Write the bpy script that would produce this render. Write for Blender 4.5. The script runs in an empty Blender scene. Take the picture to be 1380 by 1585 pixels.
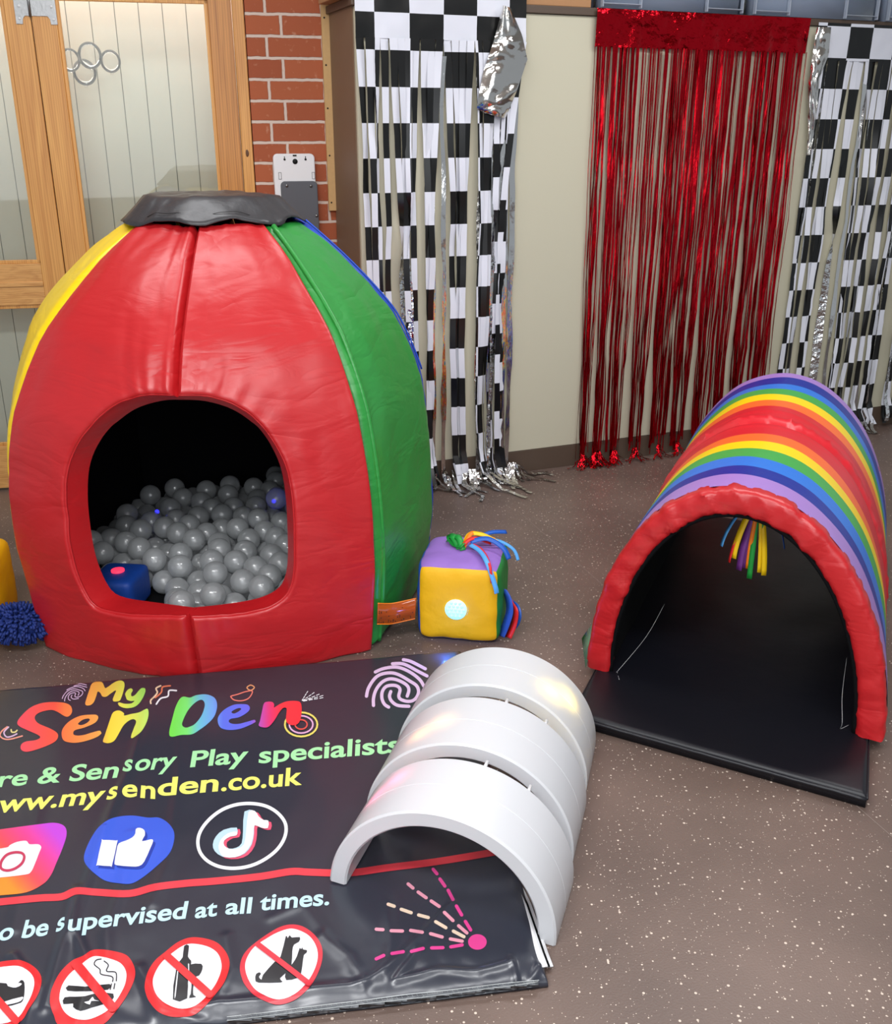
import bpy, bmesh, math, random
from mathutils import Vector, Matrix, noise, Quaternion

# ---------------- camera, world, lights, exposure ----------------
SC = bpy.context.scene
COL = SC.collection
FPX, CX, CY, CAMH, PITCH = 1540.0, 690.0, 792.5, 1.46, math.radians(21.03)
CP, SP = math.cos(PITCH), math.sin(PITCH)
cam_d = bpy.data.cameras.new('camera'); cam = bpy.data.objects.new('camera', cam_d); COL.objects.link(cam)
cam.location = (0, 0, CAMH); cam.rotation_euler = (math.pi/2 - PITCH, 0, 0)
cam_d.sensor_fit = 'VERTICAL'; cam_d.sensor_height = 24.0; cam_d.lens = 24.0*FPX/1585.0
cam_d.clip_start = 0.05
SC.camera = cam
SC.view_settings.view_transform = 'Standard'; SC.view_settings.look = 'None'
SC.view_settings.gamma = 1.0; SC.view_settings.use_curve_mapping = False
SC.view_settings.exposure = 0.0
W = bpy.data.worlds.new('world'); SC.world = W; W.use_nodes = True
bg = W.node_tree.nodes['Background']; bg.inputs[0].default_value = (0.86, 0.93, 1.0, 1); bg.inputs[1].default_value = 0.42
LIGHTS = [(-0.9, 0.35, 2.70, 1.5, 0.30, 64), (0.9, 0.8, 2.70, 1.5, 0.30, 32), (-0.9, 3.0, 2.70, 1.5, 0.30, 20),
          (1.3, 3.3, 2.70, 1.5, 0.30, 30), (0.0, -1.0, 2.70, 1.5, 0.30, 42)]
for lx, ly, lz, sx, sy, pw in LIGHTS:
    ld = bpy.data.lights.new('ceiling_tube', 'AREA'); ld.shape = 'RECTANGLE'; ld.size = sx; ld.size_y = sy
    ld.energy = pw; ld.color = (0.97, 0.985, 1.0)
    lo = bpy.data.objects.new('ceiling_tube', ld); COL.objects.link(lo); lo.location = (lx, ly, lz)

# added fill light behind the camera, brightening the balls and front faces
ld = bpy.data.lights.new('rear_fill', 'AREA'); ld.shape = 'RECTANGLE'; ld.size = 4.4; ld.size_y = 1.9; ld.energy = 52; ld.color = (0.92, 0.96, 1.0)
lo = bpy.data.objects.new('rear_fill', ld); COL.objects.link(lo); lo.location = (0.2, -2.3, 1.75); lo.rotation_euler = (math.radians(80), 0, 0)

# ---------------- helpers ----------------
PI = math.pi
def lin(c):
    return c/12.92 if c <= 0.04045 else ((c+0.055)/1.055)**2.4
def rgb(r, g, b):
    return (lin(r/255), lin(g/255), lin(b/255), 1.0)
def ray(x, y):
    a = (x-CX)/FPX; b = -(y-CY)/FPX
    return Vector((a, CP+b*SP, -SP+b*CP))
O3 = Vector((0, 0, CAMH))
def fl(x, y, z=0.0):
    r = ray(x, y); return O3 + r*((z-CAMH)/r.z)
def atY(x, y, Y):
    r = ray(x, y); return O3 + r*(Y/r.y)
def lerp(a, b, t): return a+(b-a)*t
def nz(x, y=0.0, z=0.0): return noise.noise(Vector((x, y, z)))

def mat(name, col, rough=0.5, metal=0.0, bump=0.0, bscale=60.0, coat=0.0, spec=0.5, emit=None, es=0.0, two=False, var=0.0, vscale=8.0, bdist=0.01, stretch=None):
    m = bpy.data.materials.new(name); m.use_nodes = True
    nt = m.node_tree; p = nt.nodes['Principled BSDF']
    p.inputs['Base Color'].default_value = col; p.inputs['Roughness'].default_value = rough
    p.inputs['Metallic'].default_value = metal; p.inputs['Coat Weight'].default_value = coat
    p.inputs['Coat Roughness'].default_value = 0.25; p.inputs['Specular IOR Level'].default_value = spec
    if emit: p.inputs['Emission Color'].default_value = emit; p.inputs['Emission Strength'].default_value = es
    tc = nt.nodes.new('ShaderNodeTexCoord')
    if bump > 0:
        n = nt.nodes.new('ShaderNodeTexNoise'); n.inputs['Scale'].default_value = bscale; n.inputs['Detail'].default_value = 5
        b = nt.nodes.new('ShaderNodeBump'); b.inputs['Strength'].default_value = bump; b.inputs['Distance'].default_value = bdist
        if stretch:
            mp = nt.nodes.new('ShaderNodeMapping'); mp.inputs['Scale'].default_value = stretch; nt.links.new(tc.outputs['Object'], mp.inputs[0]); nt.links.new(mp.outputs[0], n.inputs['Vector'])
        else: nt.links.new(tc.outputs['Object'], n.inputs['Vector'])
        nt.links.new(n.outputs[0], b.inputs['Height'])
        nt.links.new(b.outputs[0], p.inputs['Normal'])
    if var > 0:
        n = nt.nodes.new('ShaderNodeTexNoise'); n.inputs['Scale'].default_value = vscale; n.inputs['Detail'].default_value = 4
        r = nt.nodes.new('ShaderNodeMapRange'); r.inputs[3].default_value = 1-var; r.inputs[4].default_value = 1+var
        x = nt.nodes.new('ShaderNodeMix'); x.data_type = 'RGBA'; x.blend_type = 'MULTIPLY'; x.inputs[0].default_value = 1
        x.inputs[6].default_value = col
        nt.links.new(tc.outputs['Object'], n.inputs['Vector']); nt.links.new(n.outputs[0], r.inputs[0])
        nt.links.new(r.outputs[0], x.inputs[7]); nt.links.new(x.outputs[2], p.inputs['Base Color'])
    return m

class MB:
    """collects geometry for one mesh"""
    def __init__(s): s.bm = bmesh.new(); s.uv = None
    def v(s, p): return s.bm.verts.new(p)
    def face(s, vs, mi=0):
        try:
            f = s.bm.faces.new(vs); f.material_index = mi; f.smooth = True; return f
        except ValueError: return None
    def box(s, a, b, mi=0, M=None):
        x0, y0, z0 = a; x1, y1, z1 = b
        co = [(x0,y0,z0),(x1,y0,z0),(x1,y1,z0),(x0,y1,z0),(x0,y0,z1),(x1,y0,z1),(x1,y1,z1),(x0,y1,z1)]
        vs = [s.v(M @ Vector(c) if M else c) for c in co]
        for q in ((3,2,1,0),(4,5,6,7),(0,1,5,4),(1,2,6,5),(2,3,7,6),(3,0,4,7)):
            f = s.face([vs[i] for i in q], mi)
            if f: f.smooth = False
        return s
    def grid(s, F, nu, nv, mi=0, wrapu=False, flip=False):
        g = [[s.v(F(i/nu, j/nv)) for i in range(nu+(0 if wrapu else 1))] for j in range(nv+1)]
        n = len(g[0])
        for j in range(nv):
            for i in range(nu):
                q = [g[j][i], g[j][(i+1) % n], g[j+1][(i+1) % n], g[j+1][i]]
                s.face(q[::-1] if flip else q, mi(i/nu, j/nv) if callable(mi) else mi)
        return g
    def tube(s, pts, r, n=8, mi=0, caps=True):
        pts = [Vector(p) for p in pts]; rings = []
        N = Vector((0, 0, 1))
        for i, p in enumerate(pts):
            t = (pts[min(i+1, len(pts)-1)]-pts[max(i-1, 0)]).normalized()
            if abs(t.dot(N)) > 0.95: N = Vector((1, 0, 0))
            a = t.cross(N).normalized(); b = a.cross(t).normalized(); N = b
            rr = r(i/(len(pts)-1)) if callable(r) else r
            rings.append([s.v(p+a*math.cos(2*PI*k/n)*rr+b*math.sin(2*PI*k/n)*rr) for k in range(n)])
        for i in range(len(rings)-1):
            for k in range(n):
                s.face([rings[i][k], rings[i][(k+1) % n], rings[i+1][(k+1) % n], rings[i+1][k]], mi)
        if caps: s.face(rings[0][::-1], mi); s.face(rings[-1], mi)
        return s
    def cyl(s, c, ax, r, h, n=20, mi=0):
        c = Vector(c); ax = Vector(ax).normalized(); return s.tube([c, c+ax*h], r, n, mi)
    def sphere(s, c, r, n=12, m=8, mi=0, sc=(1,1,1)):
        c = Vector(c)
        s.grid(lambda u, v: c+Vector((r*sc[0]*math.cos(2*PI*u)*math.sin(PI*max(.001, min(.999, v))), r*sc[1]*math.sin(2*PI*u)*math.sin(PI*max(.001, min(.999, v))), -r*sc[2]*math.cos(PI*v))), n, m, mi, wrapu=True)
        return s
    def build(s, name, mats, parent=None, bevel=0.0, smooth=None, solid=0.0, sub=0, merge=False):
        if merge: bmesh.ops.remove_doubles(s.bm, verts=s.bm.verts, dist=1e-5)
        for e in s.bm.edges:
            if len(e.link_faces) == 2 and e.calc_face_angle(0) > 0.75: e.smooth = False
        me = bpy.data.meshes.new(name); s.bm.to_mesh(me); s.bm.free()
        o = bpy.data.objects.new(name, me); COL.objects.link(o)
        for m in (mats if isinstance(mats, (list, tuple)) else [mats]): me.materials.append(m)
        if smooth is False:
            for p in me.polygons: p.use_smooth = False
        if parent is not None:
            o.parent = parent; o.matrix_parent_inverse = Matrix.Identity(4)
            # geometry is given in world space: keep it there
            o.matrix_parent_inverse = world_of(parent).inverted()
        if solid: md = o.modifiers.new('solid', 'SOLIDIFY'); md.thickness = solid; md.offset = 0
        if bevel: md = o.modifiers.new('bevel', 'BEVEL'); md.width = bevel; md.segments = 3; md.limit_method = 'ANGLE'
        if sub: md = o.modifiers.new('sub', 'SUBSURF'); md.levels = sub; md.render_levels = sub
        return o
def world_of(o):
    m = o.matrix_basis.copy()
    p = o.parent
    if p is not None: m = world_of(p) @ o.matrix_parent_inverse @ m
    return m
def tag(o, label, cat, group=None, kind=None):
    if label: o['label'] = label
    if cat: o['category'] = cat
    if group: o['group'] = group
    if kind: o['kind'] = kind
    return o
def thing(name, label, cat, loc=(0,0,0), rz=0.0, group=None):
    o = bpy.data.objects.new(name, None); COL.objects.link(o); o.location = loc; o.rotation_euler = (0, 0, rz)
    o.empty_display_size = 0.05
    return tag(o, label, cat, group)
def struct(o): o['kind'] = 'structure'; return o
def copy_tree(o, parent=None):
    c = o.copy(); COL.objects.link(c)
    if parent is not None: c.parent = parent
    for ch in list(o.children): copy_tree(ch, c)
    return c
def smooth_loop(pts, n=6, closed=True):
    out = []; L = len(pts)
    rng = range(L) if closed else range(L-1)
    for i in rng:
        if closed: p = [pts[(i+k-1) % L] for k in range(4)]
        else: p = [pts[max(0, i-1)], pts[i], pts[i+1], pts[min(L-1, i+2)]]
        for k in range(n):
            t = k/n
            out.append(tuple(0.5*((2*p[1][a])+(-p[0][a]+p[2][a])*t+(2*p[0][a]-5*p[1][a]+4*p[2][a]-p[3][a])*t*t+(-p[0][a]+3*p[1][a]-3*p[2][a]+p[3][a])*t**3) for a in range(len(p[1]))))
    if not closed: out.append(tuple(pts[-1]))
    return out
def ribbon(mb, pts, width, side, mi=0, uvf=None, thick=0.0):
    """flat strip along pts; side = vector or function(i/n) giving the width direction"""
    n = len(pts); L = []; R = []
    for i, p in enumerate(pts):
        sd = side(i/(n-1)) if callable(side) else Vector(side)
        w = width(i/(n-1)) if callable(width) else width
        L.append(mb.v(Vector(p)-sd*w/2)); R.append(mb.v(Vector(p)+sd*w/2))
    for i in range(n-1):
        f = mb.face([L[i], R[i], R[i+1], L[i+1]], mi)
        if f and uvf:
            lay = mb.bm.loops.layers.uv.verify()
            for lp, (a, k) in zip(f.loops, ((0, i), (1, i), (1, i+1), (0, i+1))): lp[lay].uv = uvf(a, k/(n-1))

# ---------------- materials ----------------
def vinyl(name, col, seed, rough=0.40):
    m = mat(name, col, rough, coat=0.22); nt = m.node_tree; p = nt.nodes['Principled BSDF']
    tc = nt.nodes.new('ShaderNodeTexCoord'); mp = nt.nodes.new('ShaderNodeMapping'); mp.inputs['Location'].default_value = (seed, seed*2, 0); mp.inputs['Rotation'].default_value = (.5, .7, .3); mp.inputs['Scale'].default_value = (1, 1, 2.6)
    nt.links.new(tc.outputs['Object'], mp.inputs[0])
    last = None
    for sc, st, rid in ((3.0, .34, True), (8, .15, True), (160, .04, False)):
        n = nt.nodes.new('ShaderNodeTexNoise'); n.inputs['Scale'].default_value = sc; n.inputs['Detail'].default_value = 3; n.inputs['Distortion'].default_value = .8 if rid else 0
        nt.links.new(mp.outputs[0], n.inputs['Vector']); h = n.outputs[0]
        if rid:
            a = nt.nodes.new('ShaderNodeMath'); a.operation = 'SUBTRACT'; a.inputs[1].default_value = .5; nt.links.new(h, a.inputs[0])
            b = nt.nodes.new('ShaderNodeMath'); b.operation = 'ABSOLUTE'; nt.links.new(a.outputs[0], b.inputs[0])
            c = nt.nodes.new('ShaderNodeMath'); c.operation = 'POWER'; c.inputs[1].default_value = .9; nt.links.new(b.outputs[0], c.inputs[0]); h = c.outputs[0]
        bp = nt.nodes.new('ShaderNodeBump'); bp.inputs['Strength'].default_value = st; bp.inputs['Distance'].default_value = .03 if sc < 5 else .012 if rid else .003
        nt.links.new(h, bp.inputs['Height'])
        if last: nt.links.new(last, bp.inputs['Normal'])
        last = bp.outputs[0]
    nt.links.new(last, p.inputs['Normal']); return m
M = {}
M['red'] = vinyl('red_vinyl', rgb(192, 28, 34), 1)
M['green'] = vinyl('green_vinyl', rgb(40, 146, 58), 4)
M['yellow'] = vinyl('yellow_vinyl', rgb(250, 212, 0), 7)
M['blue'] = mat('blue_vinyl', rgb(20, 70, 190), 0.45, bump=0.2, bscale=14)
M['black_vinyl'] = mat('black_vinyl', rgb(52, 51, 54), 0.42, bump=0.35, bscale=12, coat=0.15, bdist=0.015)
M['lining'] = mat('black_lining', rgb(9, 9, 12), 0.9, spec=0.15)
M['black_mat'] = mat('black_mat', rgb(12, 13, 22), 0.45, bump=0.15, bscale=9, bdist=0.01)
M['white_plastic'] = mat('white_plastic', rgb(238, 238, 240), 0.35)
M['grey_plastic'] = mat('grey_plastic', rgb(88, 90, 96), 0.45)
M['dark'] = mat('dark_void', rgb(14, 14, 14), 0.7)
M['metal'] = mat('steel', rgb(150, 150, 150), 0.35, metal=0.9, bump=0.1, bscale=90)
M['cream'] = mat('cream_laminate', rgb(202, 197, 174), 0.55, bump=0.03, bscale=40)
M['brown_trim'] = mat('brown_trim', rgb(88, 72, 60), 0.5)
M['brown_side'] = mat('brown_laminate', rgb(122, 98, 78), 0.5, var=0.05)
M['mdf'] = mat('fibreboard', rgb(203, 164, 110), 0.7, bump=0.1, bscale=150, var=0.08, vscale=60)
M['card'] = mat('cardboard', rgb(178, 132, 92), 0.8, var=0.06)
M['hall'] = mat('hall_paint', rgb(222, 222, 208), 0.6)
M['ceiling'] = mat('ceiling_paint', rgb(235, 235, 230), 0.8)
M['thread'] = mat('white_thread', rgb(215, 215, 215), 0.6)
M['navy_pile'] = mat('navy_chenille', rgb(20, 46, 120), 0.7)
def wood_mat(name, base, dark, rot=0.0, scale=1.0):
    m = mat(name, base, 0.42, coat=0.1); nt = m.node_tree; p = nt.nodes['Principled BSDF']
    tc = nt.nodes.new('ShaderNodeTexCoord'); mp = nt.nodes.new('ShaderNodeMapping')
    mp.inputs['Scale'].default_value = (26*scale, 26*scale, 0.8*scale) if rot == 0 else (0.8*scale, 26*scale, 26*scale)
    w = nt.nodes.new('ShaderNodeTexNoise'); w.inputs['Scale'].default_value = 1.6; w.inputs['Detail'].default_value = 6; w.inputs['Distortion'].default_value = 1.2
    wv = nt.nodes.new('ShaderNodeTexWave'); wv.inputs['Scale'].default_value = 1.4; wv.inputs['Distortion'].default_value = 6; wv.inputs['Detail'].default_value = 3
    wv.bands_direction = 'X' if rot == 0 else 'Z'
    r = nt.nodes.new('ShaderNodeValToRGB'); r.color_ramp.elements[0].color = dark; r.color_ramp.elements[1].color = base
    r.color_ramp.elements[0].position = 0.25; r.color_ramp.elements[1].position = 0.62
    mx = nt.nodes.new('ShaderNodeMix'); mx.data_type = 'FLOAT'; mx.inputs[0].default_value = 0.14
    nt.links.new(tc.outputs['Object'], mp.inputs[0]); nt.links.new(mp.outputs[0], w.inputs[0]); nt.links.new(mp.outputs[0], wv.inputs[0])
    nt.links.new(w.outputs[0], mx.inputs[2]); nt.links.new(wv.outputs['Fac'], mx.inputs[3])
    nt.links.new(mx.outputs[0], r.inputs[0]); nt.links.new(r.outputs[0], p.inputs['Base Color'])
    return m
M['wood'] = wood_mat('varnished_pine', rgb(226, 166, 90), rgb(190, 124, 58))
M['wood_h'] = wood_mat('varnished_pine_rail', rgb(222, 166, 98), rgb(188, 128, 66), rot=1)
M['wood_dk'] = wood_mat('varnished_pine_darker', rgb(206, 142, 72), rgb(156, 96, 44))

def floor_material():
    m = mat('speckled_vinyl_floor', rgb(112, 96, 90), 0.38, spec=0.4); nt = m.node_tree; p = nt.nodes['Principled BSDF']
    tc = nt.nodes.new('ShaderNodeTexCoord')
    def vor(scale, thr):
        v = nt.nodes.new('ShaderNodeTexVoronoi'); v.inputs['Scale'].default_value = scale
        nt.links.new(tc.outputs['Object'], v.inputs['Vector'])
        sep = nt.nodes.new('ShaderNodeSeparateColor'); nt.links.new(v.outputs['Color'], sep.inputs[0])
        # speck radius depends on the cell, so many cells carry no speck
        mr = nt.nodes.new('ShaderNodeMapRange'); mr.inputs[1].default_value = 0.55; mr.inputs[2].default_value = 1.0; mr.inputs[3].default_value = 0.0; mr.inputs[4].default_value = thr
        nt.links.new(sep.outputs[0], mr.inputs[0])
        lt = nt.nodes.new('ShaderNodeMath'); lt.operation = 'LESS_THAN'
        nt.links.new(v.outputs['Distance'], lt.inputs[0]); nt.links.new(mr.outputs[0], lt.inputs[1])
        return lt
    a = vor(95, 0.27); b = vor(190, 0.22)
    ad = nt.nodes.new('ShaderNodeMath'); ad.operation = 'MAXIMUM'
    nt.links.new(a.outputs[0], ad.inputs[0]); nt.links.new(b.outputs[0], ad.inputs[1])
    n = nt.nodes.new('ShaderNodeTexNoise'); n.inputs['Scale'].default_value = 2.2; n.inputs['Detail'].default_value = 6
    nt.links.new(tc.outputs['Object'], n.inputs['Vector'])
    r = nt.nodes.new('ShaderNodeValToRGB'); r.color_ramp.elements[0].color = rgb(98, 82, 75); r.color_ramp.elements[1].color = rgb(118, 99, 90)
    r.color_ramp.elements[0].position = 0.35; r.color_ramp.elements[1].position = 0.7
    nt.links.new(n.outputs[0], r.inputs[0])
    x = nt.nodes.new('ShaderNodeMix'); x.data_type = 'RGBA'; x.inputs[7].default_value = rgb(226, 208, 192)
    sc_ = nt.nodes.new('ShaderNodeMath'); sc_.operation = 'MULTIPLY'; sc_.inputs[1].default_value = 0.8
    nt.links.new(ad.outputs[0], sc_.inputs[0]); nt.links.new(sc_.outputs[0], x.inputs[0])
    nt.links.new(r.outputs[0], x.inputs[6]); nt.links.new(x.outputs[2], p.inputs['Base Color'])
    b = nt.nodes.new('ShaderNodeBump'); b.inputs['Strength'].default_value = 0.12; b.inputs['Distance'].default_value = 0.004
    n2 = nt.nodes.new('ShaderNodeTexNoise'); n2.inputs['Scale'].default_value = 240
    nt.links.new(tc.outputs['Object'], n2.inputs['Vector']); nt.links.new(n2.outputs[0], b.inputs['Height']); nt.links.new(b.outputs[0], p.inputs['Normal'])
    return m
M['floor'] = floor_material()

def brick_material():
    m = mat('red_brick', rgb(160, 80, 50), 0.8); nt = m.node_tree; p = nt.nodes['Principled BSDF']
    tc = nt.nodes.new('ShaderNodeTexCoord'); sp = nt.nodes.new('ShaderNodeSeparateXYZ'); cb = nt.nodes.new('ShaderNodeCombineXYZ')
    nt.links.new(tc.outputs['Object'], sp.inputs[0]); nt.links.new(sp.outputs[0], cb.inputs[0]); nt.links.new(sp.outputs[2], cb.inputs[1])
    wob = nt.nodes.new('ShaderNodeTexNoise'); wob.inputs['Scale'].default_value = 30
    nt.links.new(tc.outputs['Object'], wob.inputs['Vector'])
    mad = nt.nodes.new('ShaderNodeVectorMath'); mad.operation = 'MULTIPLY_ADD'; mad.inputs[1].default_value = (0.006, 0.006, 0)
    nt.links.new(wob.outputs['Color'], mad.inputs[0]); nt.links.new(cb.outputs[0], mad.inputs[2])
    br = nt.nodes.new('ShaderNodeTexBrick'); br.offset = 0.27; br.inputs['Scale'].default_value = 1.0
    br.inputs['Brick Width'].default_value = 0.215; br.inputs['Row Height'].default_value = 0.0785; br.inputs['Mortar Size'].default_value = 0.0062
    br.inputs['Mortar Smooth'].default_value = 0.2; br.inputs['Bias'].default_value = -0.1
    br.inputs['Color1'].default_value = rgb(176, 94, 58); br.inputs['Color2'].default_value = rgb(156, 78, 48); br.inputs['Mortar'].default_value = rgb(216, 196, 182)
    nt.links.new(mad.outputs[0], br.inputs['Vector'])
    n = nt.nodes.new('ShaderNodeTexNoise'); n.inputs['Scale'].default_value = 45; n.inputs['Detail'].default_value = 6
    nt.links.new(tc.outputs['Object'], n.inputs['Vector'])
    th = nt.nodes.new('ShaderNodeMapRange'); th.inputs[1].default_value = 0.62; th.inputs[2].default_value = 0.75; th.inputs[4].default_value = 0.55
    nt.links.new(n.outputs[0], th.inputs[0])
    x = nt.nodes.new('ShaderNodeMix'); x.data_type = 'RGBA'; x.inputs[7].default_value = rgb(205, 150, 120)
    nt.links.new(th.outputs[0], x.inputs[0]); nt.links.new(br.outputs['Color'], x.inputs[6]); nt.links.new(x.outputs[2], p.inputs['Base Color'])
    b = nt.nodes.new('ShaderNodeBump'); b.inputs['Strength'].default_value = 0.9; b.inputs['Distance'].default_value = 0.006; b.invert = True
    nt.links.new(br.outputs['Fac'], b.inputs['Height']); nt.links.new(b.outputs[0], p.inputs['Normal'])
    return m
M['brick'] = brick_material()

def glass_material(name, tint, gloss_col=(1,1,1,1), ior=1.45, rough=0.02):
    m = bpy.data.materials.new(name); m.use_nodes = True; nt = m.node_tree; nt.nodes.clear()
    o = nt.nodes.new('ShaderNodeOutputMaterial'); t = nt.nodes.new('ShaderNodeBsdfTransparent'); t.inputs[0].default_value = tint
    g = nt.nodes.new('ShaderNodeBsdfGlossy'); g.inputs['Roughness'].default_value = rough; g.inputs[0].default_value = gloss_col
    f = nt.nodes.new('ShaderNodeFresnel'); f.inputs[0].default_value = ior; x = nt.nodes.new('ShaderNodeMixShader')
    nt.links.new(f.outputs[0], x.inputs[0]); nt.links.new(t.outputs[0], x.inputs[1]); nt.links.new(g.outputs[0], x.inputs[2]); nt.links.new(x.outputs[0], o.inputs[0])
    return m
M['glass'] = glass_material('door_glass', (0.92, 0.94, 0.93, 1))
M['bubble'] = glass_material('clear_orb', (0.97, 0.97, 0.96, 1), ior=1.18, rough=0.08)

def translucent_material(name, col, transp, rough=0.25, facing=False, trans_w=0.5, gloss=0.12, rim=0.1, ior=1.45, sheen=0.0):
    """thin plastic: see-through share + diffuse/translucent share + gloss"""
    m = bpy.data.materials.new(name); m.use_nodes = True; nt = m.node_tree; nt.nodes.clear()
    N = nt.nodes.new; o = N('ShaderNodeOutputMaterial')
    t = N('ShaderNodeBsdfTransparent'); d = N('ShaderNodeBsdfDiffuse'); tl = N('ShaderNodeBsdfTranslucent'); g = N('ShaderNodeBsdfGlossy')
    d.inputs[0].default_value = col; tl.inputs[0].default_value = col; g.inputs['Roughness'].default_value = rough
    a = N('ShaderNodeMixShader'); a.inputs[0].default_value = trans_w; nt.links.new(d.outputs[0], a.inputs[1]); nt.links.new(tl.outputs[0], a.inputs[2])
    b = N('ShaderNodeMixShader'); b.inputs[0].default_value = transp; nt.links.new(a.outputs[0], b.inputs[1]); nt.links.new(t.outputs[0], b.inputs[2])
    if facing:
        lw = N('ShaderNodeLayerWeight'); lw.inputs[0].default_value = 0.35
        mr = N('ShaderNodeMapRange'); mr.inputs[3].default_value = transp; mr.inputs[4].default_value = rim
        nt.links.new(lw.outputs['Facing'], mr.inputs[0]); nt.links.new(mr.outputs[0], b.inputs[0])
    f = N('ShaderNodeFresnel'); f.inputs[0].default_value = ior
    c = N('ShaderNodeMixShader'); nt.links.new(f.outputs[0], c.inputs[0]); nt.links.new(b.outputs[0], c.inputs[1]); nt.links.new(g.outputs[0], c.inputs[2])
    if sheen:
        g2 = N('ShaderNodeBsdfGlossy'); g2.inputs['Roughness'].default_value = .42; e = N('ShaderNodeMixShader'); e.inputs[0].default_value = sheen
        nt.links.new(c.outputs[0], e.inputs[1]); nt.links.new(g2.outputs[0], e.inputs[2]); c = e
    nt.links.new(c.outputs[0], o.inputs[0])
    return m
M['ball'] = translucent_material('clear_ball_plastic', (0.95, 0.98, 1.0, 1), 0.60, 0.12, facing=True, rim=0.0, ior=1.6, sheen=0.05)
M['bubble'] = translucent_material('clear_orb', (0.9, 0.92, 0.9, 1), 0.95, 0.08, facing=True, rim=0.72, ior=1.3)
M['arch'] = translucent_material('opal_plastic', (0.78, 0.79, 0.82, 1), 0.0, 0.3, trans_w=0.22)
M['crate'] = translucent_material('clear_crate_plastic', (0.66, 0.78, 1.0, 1), 0.15, 0.2)
M['crate_rib'] = translucent_material('clear_crate_rib', (0.75, 0.83, 0.95, 1), 0.2, 0.2)
M['orange_pvc'] = translucent_material('orange_film', rgb(255, 120, 50), 0.22, 0.08, trans_w=0.5)
M['green_pvc'] = translucent_material('pale_green_film', rgb(150, 200, 160), 0.45, 0.1)

def foil_front_back(name, front_node_builder):
    m = bpy.data.materials.new(name); m.use_nodes = True; nt = m.node_tree
    p = nt.nodes['Principled BSDF']; out = nt.nodes['Material Output']
    p.inputs['Roughness'].default_value = 0.3; p.inputs['Specular IOR Level'].default_value = 0.5
    front_node_builder(nt, p)
    q = nt.nodes.new('ShaderNodeBsdfPrincipled'); q.inputs['Metallic'].default_value = 1; q.inputs['Roughness'].default_value = 0.12
    q.inputs['Base Color'].default_value = (0.78, 0.78, 0.78, 1)
    tc = nt.nodes.new('ShaderNodeTexCoord'); n = nt.nodes.new('ShaderNodeTexNoise'); n.inputs['Scale'].default_value = 26; n.inputs['Detail'].default_value = 3
    b = nt.nodes.new('ShaderNodeBump'); b.inputs['Strength'].default_value = 0.8; b.inputs['Distance'].default_value = 0.02
    nt.links.new(tc.outputs['Object'], n.inputs['Vector']); nt.links.new(n.outputs[0], b.inputs['Height']); nt.links.new(b.outputs[0], q.inputs['Normal'])
    g = nt.nodes.new('ShaderNodeNewGeometry'); x = nt.nodes.new('ShaderNodeMixShader')
    nt.links.new(g.outputs['Backfacing'], x.inputs[0]); nt.links.new(p.outputs[0], x.inputs[1]); nt.links.new(q.outputs[0], x.inputs[2]); nt.links.new(x.outputs[0], out.inputs[0])
    return m
def checker_nodes(nt, p):
    uv = nt.nodes.new('ShaderNodeUVMap'); uv.uv_map = 'UVMap'; s = nt.nodes.new('ShaderNodeSeparateXYZ'); nt.links.new(uv.outputs[0], s.inputs[0])
    fs = []
    for k in (0, 1):
        f = nt.nodes.new('ShaderNodeMath'); f.operation = 'FLOOR'; nt.links.new(s.outputs[k], f.inputs[0]); fs.append(f)
    a = nt.nodes.new('ShaderNodeMath'); a.operation = 'ADD'; nt.links.new(fs[0].outputs[0], a.inputs[0]); nt.links.new(fs[1].outputs[0], a.inputs[1])
    h = nt.nodes.new('ShaderNodeMath'); h.operation = 'MULTIPLY'; h.inputs[1].default_value = 0.5; nt.links.new(a.outputs[0], h.inputs[0])
    fr = nt.nodes.new('ShaderNodeMath'); fr.operation = 'FRACT'; nt.links.new(h.outputs[0], fr.inputs[0])
    gt = nt.nodes.new('ShaderNodeMath'); gt.operation = 'GREATER_THAN'; gt.inputs[1].default_value = 0.25; nt.links.new(fr.outputs[0], gt.inputs[0])
    x = nt.nodes.new('ShaderNodeMix'); x.data_type = 'RGBA'; x.inputs[6].default_value = rgb(12, 12, 12); x.inputs[7].default_value = rgb(228, 230, 240)
    nt.links.new(gt.outputs[0], x.inputs[0]); nt.links.new(x.outputs[2], p.inputs['Base Color'])
M['check'] = foil_front_back('checkered_foil', checker_nodes)
M['silver'] = mat('silver_foil', (0.72, 0.71, 0.70, 1), 0.14, metal=1.0, bump=0.5, bscale=18, bdist=0.02, stretch=(1, 1, .3))
M['silver_sheet'] = mat('silver_foil_sheet', (0.66, 0.64, 0.61, 1), 0.14, metal=1.0, bump=0.35, bscale=5, bdist=0.03)
M['redfoil'] = mat('red_foil', (0.50, 0.006, 0.014, 1), 0.22, metal=1.0, bump=0.55, bscale=34, bdist=0.02, stretch=(1, 1, .16))
def print_material():
    m = mat('printed_ink', (1, 1, 1, 1), 0.4); nt = m.node_tree; a = nt.nodes.new('ShaderNodeAttribute'); a.attribute_name = 'ink'
    nt.links.new(a.outputs['Color'], nt.nodes['Principled BSDF'].inputs['Base Color']); return m
M['ink'] = print_material()

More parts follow.
